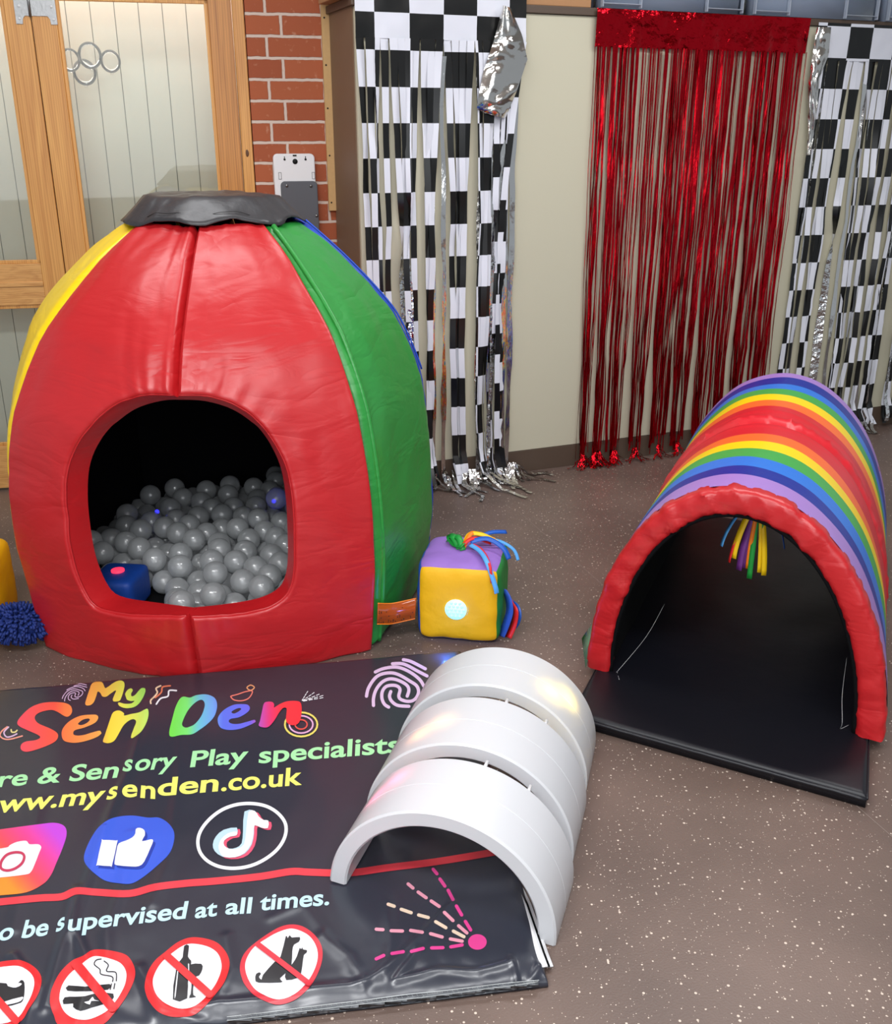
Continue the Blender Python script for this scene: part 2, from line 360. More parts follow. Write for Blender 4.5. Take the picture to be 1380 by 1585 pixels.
# ---------------- the room ----------------
def frame(A, slope):
    a = Vector((1, slope, 0)).normalized(); y = Vector((-a.y, a.x, 0))
    M4 = Matrix.Identity(4); M4.col[0][:3] = a; M4.col[1][:3] = y; M4.col[2][:3] = (0, 0, 1); M4.col[3][:3] = A
    return M4
WD = frame((-1.93, 4.05, 0), 0.22)        # the door wall: local x runs right, y runs into the wall
WC = frame((-0.337, 4.04, 0), 0.397)      # the cupboard front
struct(MB().box((-4, -2.5, -0.05), (5, 7.5, 0)).build('floor', M['floor']))
struct(MB().box((-4, -2.5, 2.75), (5, 7.5, 2.80)).build('ceiling', M['ceiling']))
struct(MB().box((1.176, 0.0, 0), (1.60, 0.12, 2.75), M=WD).build('wall_back', M['brick']))
struct(MB().box((-0.02, 0.375, 0), (4.5, 0.495, 2.75), M=WC).build('wall_right', M['hall']))
struct(MB().box((-1.6, 0.0, 2.08), (1.176, 0.12, 2.75), M=WD).build('wall_over_doors', M['brick']))
# faint welded seams in the floor covering
g = MB(); p0 = fl(800, 790); p1 = fl(1420, 1330); d = (p1-p0).normalized(); sd = Vector((-d.y, d.x, 0))
ribbon(g, [lerp(p0, p1, i/6)+Vector((0, 0, .0006)) for i in range(7)], 0.0022, sd)
struct(g.build('trim_1', mat('floor_weld', rgb(132, 116, 108), 0.5)))

def hall():
    # grooved boards behind the glass
    o = MB(); n = 34; x = -1.4
    for i in range(n):
        w = 0.094
        o.box((x+0.0015, 0.30, 0), (x+w-0.0015, 0.32, 2.2), M=WD); x += w
    o.box((-1.4, 0.305, 0), (x, 0.33, 2.2), 1, M=WD)
    struct(o.build('wall_hall', [M['hall'], mat('groove', rgb(120, 122, 112), 0.7)]))
    struct(MB().box((-1.4, 0.29, 0), (1.8, 0.30, 0.05), M=WD).build('baseboard_hall', M['hall']))
hall()
ld = bpy.data.lights.new('hall_fill', 'AREA'); ld.shape = 'RECTANGLE'; ld.size = 2.2; ld.size_y = 0.12; ld.energy = 16; ld.color = (1, 1, .97)  # added fill light that brightens the boards behind the glass
lo = bpy.data.objects.new('hall_fill', ld); COL.objects.link(lo); lo.location = WD @ Vector((.4, .16, 2.25)); lo.rotation_euler = (-.15, 0, math.atan(.22))
struct(MB().box((-1.6, 0.02, 2.30), (1.9, 0.34, 2.34), M=WD).build('ceiling_hall', M['hall']))

def door_leaf(name, x0, x1, handle=False):
    """glazed pine leaf with a mid rail and two panes"""
    root = bpy.data.objects.new(name, None); COL.objects.link(root); root.location = WD @ Vector((x0, 0, 0)); struct(root)
    sw = 0.088
    for k, (a, b) in enumerate(((x0, x0+sw), (x1-sw, x1))):
        MB().box((a, 0.0, 0.012), (b, 0.045, 2.03), M=WD).build('stile', M['wood'] if k == 0 else M['wood_dk'] if x0 > .3 else M['wood'], root, bevel=0.002)
    for z0, z1 in ((0.012, 0.20), (0.79, 0.955), (1.925, 2.03)):
        r = MB(); r.box((x0+sw, 0.001, z0), (x1-sw, 0.044, z1), M=WD)
        r.build('rail', M['wood_h'], root, bevel=0.002)
    for z0, z1 in ((0.20, 0.79), (0.955, 1.925)):
        b = MB(); e = 0.014; a0, a1 = x0+sw, x1-sw
        for q in ((a0, z0, a0+e, z1), (a1-e, z0, a1, z1), (a0, z0, a1, z0+e), (a0, z1-e, a1, z1)):
            b.box((q[0], 0.006, q[1]), (q[2], 0.018, q[3]), M=WD)
        b.build('glazing_bead', M['wood'], root, bevel=0.002)
        MB().box((a0, 0.019, z0), (a1, 0.025, z1), M=WD).build('pane', M['glass'], root)
    b = MB(); b.box((x0+sw, -0.004, 0.865), (x1-sw, 0.001, 0.882), M=WD); b.build('rail_moulding', M['wood_h'], root, bevel=0.002)
    return root
door_leaf('door_1', -0.42, 0.387)
door_leaf('door_2', 0.391, 1.125)
fr = MB(); fr.box((1.129, -0.008, 0), (1.172, 0.10, 2.08), M=WD); fr.box((-0.47, -0.008, 2.035), (1.172, 0.10, 2.08), M=WD); fr.box((-0.47, -0.008, 0), (-0.424, 0.10, 2.035), M=WD)
fro = struct(fr.build('trim_2', M['wood'], bevel=0.003))
kn = MB(); kn.sphere(WD @ Vector((1.148, -0.008, 1.37)), 0.011, 14, 8, sc=(0.75, 0.12, 1.3)); kn.build('knot', mat('pine_knot', rgb(96, 58, 28), 0.5), fro)
# hinge plate across the meeting stiles
h = MB()
out = [(0.335, 1.96), (0.335, 1.828), (0.358, 1.828), (0.360, 1.846), (0.368, 1.856), (0.448, 1.856), (0.456, 1.846), (0.458, 1.828), (0.481, 1.828), (0.481, 1.96)]
fv = [h.v(WD @ Vector((x, -0.0035, z))) for x, z in out]; bv = [h.v(WD @ Vector((x, -0.0005, z))) for x, z in out]
h.face(fv); h.face(bv[::-1])
for i in range(len(out)): h.face([fv[i], bv[i], bv[(i+1) % len(out)], fv[(i+1) % len(out)]])
hp = h.build('hinge_plate', M['metal'], smooth=False); tag(hp, 'grey steel hinge plate screwed across the two glazed pine doors', 'hinge')
for x, z in ((0.348, 1.846), (0.470, 1.845), (0.352, 1.888), (0.466, 1.888)):
    MB().cyl(WD @ Vector((x, -0.0045, z)), WD.to_3x3() @ Vector((0, 1, 0)), 0.005, 0.002, 12).build('screw', M['white_plastic'], hp)
MB().tube([WD @ Vector((0.388, -0.007, 1.852)), WD @ Vector((0.388, -0.007, 1.96))], 0.005, 10).build('pin', M['metal'], hp)

# clear orbs added behind the right leaf, in place of reflections in its glass
for k, (px, py, r, lab) in enumerate(((139, 86, 0.046, 'clear round balloon added for a reflection in the door glass, topmost of the cluster'), (131, 112, 0.046, 'clear round balloon added for a reflection in the door glass, just below the topmost one'),
                                      (171, 95, 0.040, 'clear round balloon added for a reflection in the door glass, farthest right of the cluster'), (108, 93, 0.040, 'clear round balloon added for a reflection in the door glass, hard against the door stile'))):
    c = atY(px, py, 1); A = WD @ Vector((0, 0.12 + (0.085 if k in (1, 2) else 0), 0)); yv = WD.to_3x3() @ Vector((0, 1, 0)); r_ = ray(px, py)
    t = (A-O3).dot(yv)/r_.dot(yv); c = O3+r_*t
    root = thing('orb', lab, 'orb', c, group='clear orbs added for reflections in the door glass')
    MB().sphere(c, r, 24, 16, sc=(1, 1, 1.08)).build('envelope', M['bubble'], root)
    MB().tube([c+Vector((0, 0, -r*1.06)), c+Vector((0, 0, -r*1.25))], lambda u: 0.003+0.004*u, 8).build('neck', M['bubble'], root)

# white backplate on the brick
t = thing('wall_box', 'white plastic wall box with keyhole slots and dark grey lower plate on the brick wall', 'wall box', WD @ Vector((1.337, 0, 1.0)))
def rrect(x0, x1, z0, z1, r, n=5):
    o = []
    for cx, cz, a0 in ((x1-r, z1-r, 0), (x0+r, z1-r, 90), (x0+r, z0+r, 180), (x1-r, z0+r, 270)):
        for k in range(n+1):
            a = math.radians(a0+90*k/n); o.append((cx+r*math.cos(a), cz+r*math.sin(a)))
    return o
def slab(mb, out, y0, y1, Mx=WD, mi=0):
    f = [mb.v(Mx @ Vector((x, y0, z))) for x, z in out]; b = [mb.v(Mx @ Vector((x, y1, z))) for x, z in out]
    a = mb.face(f[::-1], mi); c = mb.face(b, mi)
    for i in range(len(out)):
        q = mb.face([f[i], f[(i+1) % len(out)], b[(i+1) % len(out)], b[i]], mi)
        if q: q.smooth = False
    if a: a.smooth = False
    if c: c.smooth = False
s = MB(); slab(s, rrect(1.250, 1.418, 0.98, 1.368, 0.018), -0.035, -0.001); s.build('housing', M['white_plastic'], t, bevel=0.004)
s = MB(); slab(s, rrect(1.274, 1.424, 0.97, 1.262, 0.018), -0.043, -0.033); s.build('cover_plate', M['grey_plastic'], t, bevel=0.003)
for x, z in ((1.299, 1.245), (1.397, 1.243), (1.415, 1.125)):
    MB().cyl(WD @ Vector((x, -0.046, z)), WD.to_3x3() @ Vector((0, 1, 0)), 0.006, 0.004, 14).build('screw', M['metal'], t)
yv = WD.to_3x3() @ Vector((0, 1, 0))
for x, z, r in ((1.338, 1.338, 0.0105),):
    MB().cyl(WD @ Vector((x, -0.0368, z)), yv, r, 0.002, 20).build('cable_hole', M['dark'], t)
for x in (1.296, 1.381):
    k = MB(); k.cyl(WD @ Vector((x, -0.0366, 1.346)), yv, 0.0045, 0.002, 12); k.box((x-0.0016, -0.0366, 1.348), (x+0.0016, -0.0346, 1.358), M=WD); k.build('keyhole', M['dark'], t)
k = MB(); k.box((1.330, -0.0366, 1.358), (1.345, -0.0346, 1.364), M=WD); k.build('slot', M['dark'], t)
for x in (1.274, 1.41):
    k = MB()
    for a, b, c_, d_ in ((-.006, .006, .012, .0135), (-.006, .006, -.0135, -.012), (-.006, -.0045, -.0135, .0135), (.0045, .006, -.0135, .0135)): k.box((x+a, -0.0366, 1.283+c_), (x+b, -0.0346, 1.283+d_), M=WD)
    k.build('clip', M['grey_plastic'], t)

# fibreboard edging strip beside the cupboard
s = MB(); s.box((1.470, -0.024, 1.142), (1.535, -0.001, 2.10), M=WD)
st = s.build('fibreboard_strip', M['mdf'], bevel=0.001); tag(st, 'tan fibreboard strip with screw holes between brick wall and cupboard', 'board')
for z in (1.87, 1.70, 1.54, 1.36, 1.175):
    MB().cyl(WD @ Vector((1.481, -0.0252, z)), yv, 0.0035, 0.002, 10).build('screw', M['dark'], st)

# storage cupboard
def cupboard():
    t = thing('storage_cupboard', 'long cream and brown storage cupboard behind the foil curtains', 'cupboard', WC @ Vector((1.5, 0, 0)), math.atan(0.397))
    MB().box((0.0, 0.02, 0.0), (3.3, 0.34, 1.882), M=WC).build('carcass', M['brown_side'], t)
    for a, b in ((0.004, 1.030), (1.034, 2.06), (2.064, 3.296)):
        MB().box((a, 0.0, 0.102), (b, 0.0195, 1.88), M=WC).build('door_panel', M['cream'], t, bevel=0.001)
    for a, b in ((0.0, 1.031), (1.033, 3.3)):
        MB().box((a, -0.004, 0.0), (b, 0.0195, 0.100), M=WC).build('plinth', M['brown_trim'], t, bevel=0.001)
    MB().box((-0.012, -0.012, 1.882), (3.3, 0.34, 1.910), M=WC).build('top_board', M['brown_trim'], t, bevel=0.002)
    return t
cupboard()
bx = thing('cardboard_box', 'brown cardboard box on top of the cupboard behind the chequered curtain', 'box', WC @ Vector((0.5, 0.1, 1.911)), math.atan(0.397))
c = MB(); c.box((-0.05, 0.005, 1.911), (0.985, 0.30, 2.12), M=WC); c.build('carton', M['card'], bx, bevel=0.004)
c = MB(); c.box((0.0, -0.003, 2.10), (0.985, 0.15, 2.124), M=WC); c.build('flap', M['card'], bx, bevel=0.002)

def crate(x0, x1, lab):
    t = thing('storage_crate', lab, 'crate', WC @ Vector(((x0+x1)/2, 0.17, 1.911)), math.atan(0.397), 'clear plastic crates on the cupboard')
    y0, y1, z0, z1 = -0.035, 0.33, 1.9115, 2.17; e = 0.012
    b = MB()
    b.box((x0+.03, y0+.02, z0), (x1-.03, y1-.02, z0+.004), M=WC)
    def wall(p, q, n):   # ribs pressed into the walls
        for i in range(n):
            u0, u1 = i/n, (i+1)/n
            a = Vector(p).lerp(Vector(q), u0); c_ = Vector(p).lerp(Vector(q), u1)
            off = Vector((0, 0.006*(i % 2), 0)) if abs(q[0]-p[0]) > abs(q[1]-p[1]) else Vector((0.006*(i % 2), 0, 0))
            out_ = Vector((0, -0.012, 0)) if p[1] < .1 and q[1] < .1 else Vector((0, 0, 0))
            vs = [a+off, c_+off, c_+off+out_+Vector((0, 0, z1-z0)), a+off+out_+Vector((0, 0, z1-z0))]
            b.face([b.v(WC @ k) for k in vs])
    wall((x0+.03, y0+.02, z0), (x1-.03, y0+.02, z0), 1); wall((x1-.03, y0+.02, z0), (x1-.03, y1-.02, z0), 5)
    wall((x1-.03, y1-.02, z0), (x0+.03, y1-.02, z0), 12); wall((x0+.03, y1-.02, z0), (x0+.03, y0+.02, z0), 5)
    b.build('tub', M['crate'], t, solid=0.003)
    r = MB()
    r.box((x0, y0, z1-.02), (x1, y0+e, z1), M=WC); r.box((x0, y1-e, z1-.02), (x1, y1, z1), M=WC)
    r.box((x0, y0, z1-.02), (x0+e, y1, z1), M=WC); r.box((x1-e, y0, z1-.02), (x1, y1, z1), M=WC); r.build('rim', M['crate_rib'], t, bevel=0.002)
    for a in (x0+.02, x1-.20):      # moulded corner pockets with bright edges
        f = MB()
        for (q0, q1, q2, q3) in ((a, z0+.012, a+.18, z0+.016), (a, z0, a+.005, z1-.03), (a+.175, z0, a+.18, z1-.03)):
            f.box((q0, y0-.008, q1), (q2, y0+.012, q3), M=WC)
        f.build('corner_pocket', M['crate_rib'], t, bevel=0.002)
    return t
crate(0.99, 1.70, 'clear blue plastic storage crate on the cupboard above the red curtain, left one')
crate(1.72, 2.42, 'clear blue plastic storage crate on the cupboard between red and right chequered curtains')
crate(2.44, 3.14, 'clear blue plastic storage crate on the cupboard at the far right end')

# ---------------- foil curtains ----------------
WCR = WC.to_3x3(); XW = WCR @ Vector((1, 0, 0)); YW = WCR @ Vector((0, 1, 0))
def Wp(s, d, z): return WC @ Vector((s, -d, z))       # d = distance out from the cupboard front
def check_uv(s0, z0, w): return lambda s, z: ((s-s0)/w, (z-z0)/0.1265)

def checker_curtain(name, label, sa, sb, ztop, zcut, s0, z0, w, seed, rightfold, squeeze=None, group=None):
    rnd = random.Random(seed)
    root = thing(name, label, 'curtain', Wp((sa+sb)/2, 0.02, 0.0), math.atan(0.397), group)
    uvm = check_uv(s0, z0, w)
    hd = MB(); lay = hd.bm.loops.layers.uv.new('UVMap')
    nu, nv = 40, 10; g = []
    for j in range(nv+1):
        row = []
        for i in range(nu+1):
            s = lerp(sa, sb, i/nu); z = lerp(zcut, ztop, j/nv)
            row.append((hd.v(Wp(s, 0.018+0.006*nz(s*9, z*6, seed)+0.003*nz(s*30, z*20), z)), s, z))
        g.append(row)
    for j in range(nv):
        for i in range(nu):
            q = [g[j][i], g[j][i+1], g[j+1][i+1], g[j+1][i]]
            f = hd.face([k[0] for k in q])
            for lp, k in zip(f.loops, q): lp[lay].uv = uvm(k[1], k[2])
    hd.build('header', M['check'], root)
    sw = 0.031; n = int((sb-sa)/sw); grp = []; k0 = 0
    while len(grp) < n:
        m_ = rnd.choice((2, 3, 3, 4)); c_ = k0+m_/2; sh = rnd.uniform(-.012, .012)
        for q in range(m_): grp.append((sa+c_*(sb-sa)/n, sh))
        k0 += m_
    for i in range(n):
        s_c = sa+(i+0.5)*(sb-sa)/n
        mb = MB(); mb.bm.loops.layers.uv.new('UVMap'); lay = mb.bm.loops.layers.uv['UVMap']
        gc, sh = grp[i]; drift = (gc-s_c)*rnd.uniform(.25, .55)+sh+rnd.uniform(-.008, .008); voff = 0.0 if not squeeze or s_c < squeeze[0] else rnd.choice((-.7, -.4, .3, .6, .9)); ph = rnd.uniform(0, 6); tw = rnd.uniform(0.1, 0.8); dd = rnd.uniform(0.012, 0.03)
        flip = rnd.random() < 0.10
        zend = rnd.uniform(0.0, 0.05)
        S = 46; prev = None
        sq = 0
        if squeeze and s_c > squeeze[0]: sq = (s_c-squeeze[0])*squeeze[1]
        for k in range(S+1):
            t_ = k/S; z = lerp(zcut+0.002, zend+0.006, t_)
            sx = s_c+drift*min(1, t_*3)**.7*(1+.4*t_)+0.006*nz(z*5, ph)*min(1, t_*4)+0.02*t_*math.sin(ph+t_*2)-sq*min(1, t_*2)
            if rightfold: sx -= 0.0
            ang = min(1, t_*6)*(tw*nz(z*1.7, ph, 3)*2.2+0.25*math.sin(ph*3+z*4))
            if flip and t_ > 0.3: ang += PI*min(1, (t_-0.3)*5)
            d_ = dd+0.012*nz(z*3, ph, 9)+0.004*nz(z*17, ph)
            if t_ > 0.94: d_ += (t_-0.94)*1.2*rnd.random()
            d_ = max(0.006, d_+0.0*t_)
            hw = (sb-sa)/n/2*min(0.98, lerp(1.0, .80, min(1, t_*5)))
            dx, dy = math.cos(ang)*hw, math.sin(ang)*hw
            if d_-abs(dy) < 0.004: d_ = abs(dy)+0.004
            a = (mb.v(Wp(sx-dx, d_-dy, z)), s_c-hw, z); b = (mb.v(Wp(sx+dx, d_+dy, z)), s_c+hw, z)
            if prev:
                f = mb.face([a[0], b[0], prev[1][0], prev[0][0]])
                for lp, q in zip(f.loops, (a, b, prev[1], prev[0])): lp[lay].uv = uvm(q[1], q[2]+voff*.1265*min(1, max(0, (1.78-q[2])*4)))
            prev = (a, b)
        mb.build('streamer', M['check'], root)
    return root
C1 = checker_curtain('foil_curtain', 'black and white chequered foil curtain left of the bare cream panel, corner folded over', 0.0, 0.69, 1.99, 1.775, 0.074, 1.862, 0.136, 5, True, squeeze=(0.575, 0.45), group=None)
C3 = checker_curtain('foil_curtain', 'black and white chequered foil curtain at the right edge behind the rainbow tunnel', 2.10, 2.95, 1.895, 1.745, 2.276, 1.756, 0.128, 8, False)

def tails(root, spots, seed, m, wd=0.016):
    rnd = random.Random(seed)
    for (s0, d0, ang, L) in spots:
        mb = MB(); mb.bm.loops.layers.uv.new('UVMap'); ph = rnd.uniform(0, 9)
        pts = []
        N = 14
        for k in range(N+1):
            u = k/N; r = L*u
            a = ang+0.5*nz(u*2, ph)
            h_ = 0.006+0.018*abs(nz(u*4, ph, 5))*(1-u)+(0.05*(1-u)**3 if u < .4 else 0.05*(1-u)**3)
            pts.append(Wp(s0+math.cos(a)*r, d0+math.sin(a)*r, h_))
        tilt = rnd.uniform(-0.5, 0.5)
        def side(u, ang=ang, tilt=tilt):
            b = (XW*math.sin(ang)+YW*math.cos(ang)); return (b*math.cos(tilt)+Vector((0, 0, math.sin(tilt)*0.3))).normalized()
        ribbon(mb, pts, wd, side, uvf=lambda a_, u: (0.02+a_*0.1+ph, u*L/0.1265))
        for v in mb.bm.verts:
            if v.co.z < 0.003: v.co.z = 0.003
        mb.build('streamer_end', m, root)
rnd = random.Random(2)
sp = []
for i in range(34): sp.append((rnd.uniform(0.24, 0.70), rnd.uniform(0.02, 0.09), rnd.uniform(0.6, 2.5), rnd.uniform(0.05, 0.16)))
sp += [(0.68, 0.05, 0.35, 0.17), (0.66, 0.06, 0.75, 0.2), (0.69, 0.04, 0.15, 0.15), (0.52, 0.08, 0.9, 0.24), (0.42, 0.08, 1.7, 0.22), (0.5, 0.1, 1.2, 0.25), (0.46, 0.1, 2.1, 0.16)]
tails(C1, sp[0::2], 3, M['check']); tails(C1, sp[1::2], 4, M['silver'])
sp = [(rnd.uniform(2.3, 2.95), rnd.uniform(0.02, 0.08), rnd.uniform(0.6, 2.5), rnd.uniform(0.05, 0.12)) for i in range(12)]
tails(C3, sp, 6, M['silver'])

def silver_fold(root, px, seed, depth=0.05, name='folded_corner'):
    """crumpled turned-back corner showing the silver side"""
    def wpt(x, y, d):
        A = Wp(0, d, 0); r = ray(x, y); return O3+r*((A-O3).dot(YW)/r.dot(YW))
    L = [p for p in px]
    mb = MB(); n = len(L)//2
    # L lists left edge then right edge, both from top to bottom
    left, right = L[:n], L[n:]
    def F(u, v):
        k = v*(n-1); i = min(int(k), n-2); f = k-i
        a = [lerp(left[i][c], left[i+1][c], f) for c in (0, 1)]; b = [lerp(right[i][c], right[i+1][c], f) for c in (0, 1)]
        d = 0.03+depth*math.sin(PI*u)*0.5+0.030*abs(nz(u*2.2+seed, v*6))+0.014*abs(nz(u*5-v*6, v*13, seed))
        return wpt(lerp(a[0], b[0], u), lerp(a[1], b[1], u), max(0.022, d))
    mb.grid(F, 10, 26)
    return mb.build(name, M['silver_sheet'], root)
silver_fold(C1, [(778, 8), (765, 60), (748, 110), (737, 168), (752, 176), (790, 12), (808, 55), (816, 92), (800, 140), (782, 183)], 1.0)
silver_fold(C3, [(1264, 42), (1256, 90), (1250, 130), (1250, 200), (1248, 240), (1286, 42), (1282, 85), (1268, 120), (1262, 190), (1254, 240)], 4.0, 0.02)
# silver strips that hang inside the left curtain, twisted so their backs show
rnd = random.Random(12)
for s_c, wd_ in ((0.055, .03), (0.30, .02), (0.345, .025), (0.50, .03), (0.56, .03), (0.60, .04), (0.645, .03), (0.62, .02)):
    mb = MB(); ph = rnd.uniform(0, 9); pts = []
    for k in range(50):
        z = lerp(1.72, 0.02, k/49); pts.append(Wp(s_c+0.012*nz(z*3, ph), 0.014+0.008*abs(nz(z*9, ph))+0.003, z))
    ribbon(mb, pts, lambda u: wd_*(0.7+0.5*nz(u*7, ph)), lambda u, ph=ph: (XW*math.cos(0.8*nz(u*9, ph, 2))-YW*math.sin(0.3*nz(u*9, ph, 2))).normalized())
    mb.build('silver_streamer', M['silver'], C1)
for s_c, wd_ in ((2.13, .04), (2.17, .03), (2.40, .03), (2.47, .02), (2.62, .04), (2.70, .03)):
    mb = MB(); ph = rnd.uniform(0, 9); pts = []
    for k in range(50):
        z = lerp(1.70, 0.02, k/49); pts.append(Wp(s_c+0.015*nz(z*3, ph), 0.014+0.008*abs(nz(z*9, ph)), z))
    ribbon(mb, pts, lambda u: wd_*(0.7+0.5*nz(u*7, ph)), lambda u, ph=ph: (XW*math.cos(0.8*nz(u*9, ph, 2))-YW*math.sin(0.3*nz(u*9, ph, 2))).normalized())
    mb.build('silver_streamer', M['silver'], C3)

def red_curtain():
    rnd = random.Random(21); sa, sb, zt, zc = 0.995, 2.048, 1.908, 1.77
    root = thing('foil_curtain', 'metallic red foil fringe curtain hanging on the cream cupboard', 'curtain', Wp((sa+sb)/2, 0.02, 0), math.atan(0.397))
    hd = MB()
    def F(u, v):
        s = lerp(sa, sb, u); z = lerp(zc, zt-0.012*math.sin(PI*u)*0-0.0, v)
        return Wp(s, 0.022+0.012*nz(s*3.2, z*12, 2)+0.006*nz(s*14, z*5)+0.003*math.sin(s*70)*(1-v), z)
    hd.grid(F, 160, 14); hd.build('header', mat('red_foil_smooth', (0.50, 0.006, 0.014, 1), 0.18, metal=1.0, bump=0.7, bscale=11, bdist=0.03), root)
    N = 165; strips = []
    clus = [1.03, 1.10, 1.19, 1.30, 1.42, 1.55, 1.66, 1.76, 1.86, 1.96, 2.03]
    for i in range(N):
        s_c = lerp(sa+.004, sb-.004, (i+rnd.random())/N)
        c = min(clus, key=lambda q: abs(q-s_c+rnd.uniform(-.04, .04)))
        strips.append((s_c, c, rnd.uniform(0.0025, 0.007) if rnd.random() < .7 else rnd.uniform(.008, .016), rnd.uniform(0, 50), rnd.uniform(0.008, 0.034), rnd.uniform(0.0, 0.10), rnd.uniform(.15, .75)))
    strips.sort(key=lambda q: -q[2]-q[4]*0.2)
    rest = MB()
    for i, (s_c, c, w_, ph, d0, ze, pull) in enumerate(strips):
        mb = MB() if i < 99 else rest
        S = 34; pts = []
        for k in range(S+1):
            t_ = k/S; z = lerp(zc+.004, 0.006+ze, t_)
            kink = 0.004*max(0, 1-abs(((z*1000) % 195)-97)/14)
            s = s_c+(c-s_c)*pull*t_**1.3+0.014*nz(z*2.3, ph)*min(1, t_*3)
            pts.append(Wp(s, d0+0.008*nz(z*3, ph, 4)*min(1, t_*4)+kink, z))
        def sd(u, ph=ph):
            a = 1.3*nz(u*5, ph, 7)*min(1, u*5)+0.5*nz(u*40, ph); return (XW*math.cos(a)+YW*math.sin(a))
        ribbon(mb, pts, w_, sd)
        if i < 99: mb.build('streamer', M['redfoil'], root)
    o = rest.build('streamer', M['redfoil'], root); o['kind'] = 'stuff'
    # ends lying on the floor
    fl_ = MB(); rnd = random.Random(5)
    for c in (1.03, 1.09, 1.12, 1.20, 1.31, 1.44, 1.55, 1.66):
        for k in range(16 if c < 1.25 else 9):
            a = rnd.uniform(0.2, 2.9); L = rnd.uniform(0.03, 0.11); ph = rnd.uniform(0, 9)
            pts = [Wp(c+rnd.uniform(-.01, .01)+math.cos(a)*L*u, 0.03+math.sin(a)*L*u*0.8, 0.004+0.05*(1-u)**2+0.012*abs(nz(u*5, ph))) for u in [j/8 for j in range(9)]]
            b = XW*math.sin(a)+YW*math.cos(a)
            ribbon(fl_, pts, 0.006, lambda u, b=b, ph=ph: (b+Vector((0, 0, 0.6*nz(u*6, ph)))).normalized())
    o = fl_.build('streamer_ends', M['redfoil'], root); o['kind'] = 'stuff'
red_curtain()

# ---------------- hut of padded panels ----------------
HC = Vector((-0.704, 3.174, 0)); HH = 1.221
HZ = [0, .244, .488, .733, .928, 1.074, 1.221]; HR = [.721, .75, .742, .692, .592, .45, .271]
def hutR(z):
    z = max(0, min(HH, z))
    for i in range(6):
        if z <= HZ[i+1]:
            # Catmull-Rom through the knots
            t = (z-HZ[i])/(HZ[i+1]-HZ[i]); p = [HR[max(0, i-1)], HR[i], HR[i+1], HR[min(6, i+2)]]
            if i == 0: p[0] = .68
            if i == 5: p[3] = .06
            return 0.5*((2*p[1])+(-p[0]+p[2])*t+(2*p[0]-5*p[1]+4*p[2]-p[3])*t*t+(-p[0]+3*p[1]-3*p[2]+p[3])*t**3)
    return HR[6]
def seam(a, z):
    r = hutR(z); w_ = abs(math.sin(a))
    if w_ > .99:
        k_ = max(0, min(1, (z-.45)/.45)); r *= lerp(0.885, 0.915, k_) if math.sin(a) > 0 else lerp(0.82, 1.0, k_)
    if abs(a+PI/4) < .01 or abs(a-7*PI/4) < .01: r += 0.02*math.exp(-((z-.6)/.3)**2)
    if abs(a-PI/4) < .01: a -= 0.045
    return HC+Vector((r*math.sin(a), -r*math.cos(a), z))
def panel_pt(a0, a1, u, z, off):
    p = seam(a0, z).lerp(seam(a1, z), u)
    am = (a0+a1)/2; dr = (hutR(min(HH, z+.01))-hutR(max(0, z-.01)))/(min(HH, z+.01)-max(0, z-.01))
    n = Vector((math.sin(am), -math.cos(am), -dr)).normalized()
    return p+n*off
def edge_drop(d, r=0.028):
    """how far a padded surface falls back at distance d from its edge"""
    if d >= r: return 0.0
    x = 1-d/r; return r*(1-math.sqrt(max(0, 1-x*x)))
def crease(u, z):
    a = nz(u*2.2+z*1.5, z*4.5-u*2.0, 3.3); b_ = nz(u*5-z*3, z*8+u*3, 8.1)
    return 0.007*(abs(a)**.8)-0.003+0.003*(0.3-abs(b_))
T = 0.060; GAP = 0.012
def plain_panel(a0, a1, m, root, seed, name='side_panel', er=0.03):
    mb = MB(); nu, nv = 26, 70
    def us(i):  # denser near the edges
        t = i/nu; return 0.5-0.5*math.cos(PI*t)
    def F(inner):
        def f(i, j):
            z = HH*(0.5-0.5*math.cos(PI*j/nv)) ; u = us(i)
            wid = 2*hutR(z)*math.sin(PI/8); g = GAP/wid; uu = g+(1-2*g)*u
            if inner: return panel_pt(a0, a1, lerp(.5, uu, 1-0.12), z, -T)
            d = min(uu*wid-GAP, (1-uu)*wid-GAP, z+0.0, HH-z)
            off = -edge_drop(max(0, d), er) + 0.012*4*u*(1-u)*min(1, (HH-z)/.2)-0.012*max(0, 1-(HH-z)/.08) + crease(u+seed, z) + 0.006*nz(u*2.5+seed, z*3.0)+0.0025*nz(u*7+z*5, z*9, seed)
            off += 0.004*math.exp(-min(d, 1)/0.05)*nz(z*26, seed)
            return panel_pt(a0, a1, uu, z, off)
        return f
    outer = [[mb.v(F(0)(i, j)) for i in range(nu+1)] for j in range(nv+1)]
    inner = [[mb.v(F(1)(i, j)) for i in range(nu+1)] for j in range(nv+1)]
    for j in range(nv):
        for i in range(nu):
            mb.face([outer[j][i], outer[j][i+1], outer[j+1][i+1], outer[j+1][i]])
            mb.face([inner[j][i], inner[j+1][i], inner[j+1][i+1], inner[j][i+1]], 1)
    for j in range(nv):
        mb.face([outer[j][0], outer[j+1][0], inner[j+1][0], inner[j][0]]); mb.face([outer[j][nu], inner[j][nu], inner[j+1][nu], outer[j+1][nu]])
    for i in range(nu):
        mb.face([outer[0][i], inner[0][i], inner[0][i+1], outer[0][i+1]], 0); mb.face([outer[nv][i], outer[nv][i+1], inner[nv][i+1], inner[nv][i]], 1)
    bmesh.ops.recalc_face_normals(mb.bm, faces=mb.bm.faces)
    return mb.build(name, [m, M['lining']], root)
HOLE_L = [(.0, .817), (.147, .808), (.325, .775), (.473, .708), (.573, .624), (.603, .533), (.606, .422), (.595, .31), (.539, .222), (.45, .200), (.267, .204), (.0, .215)]
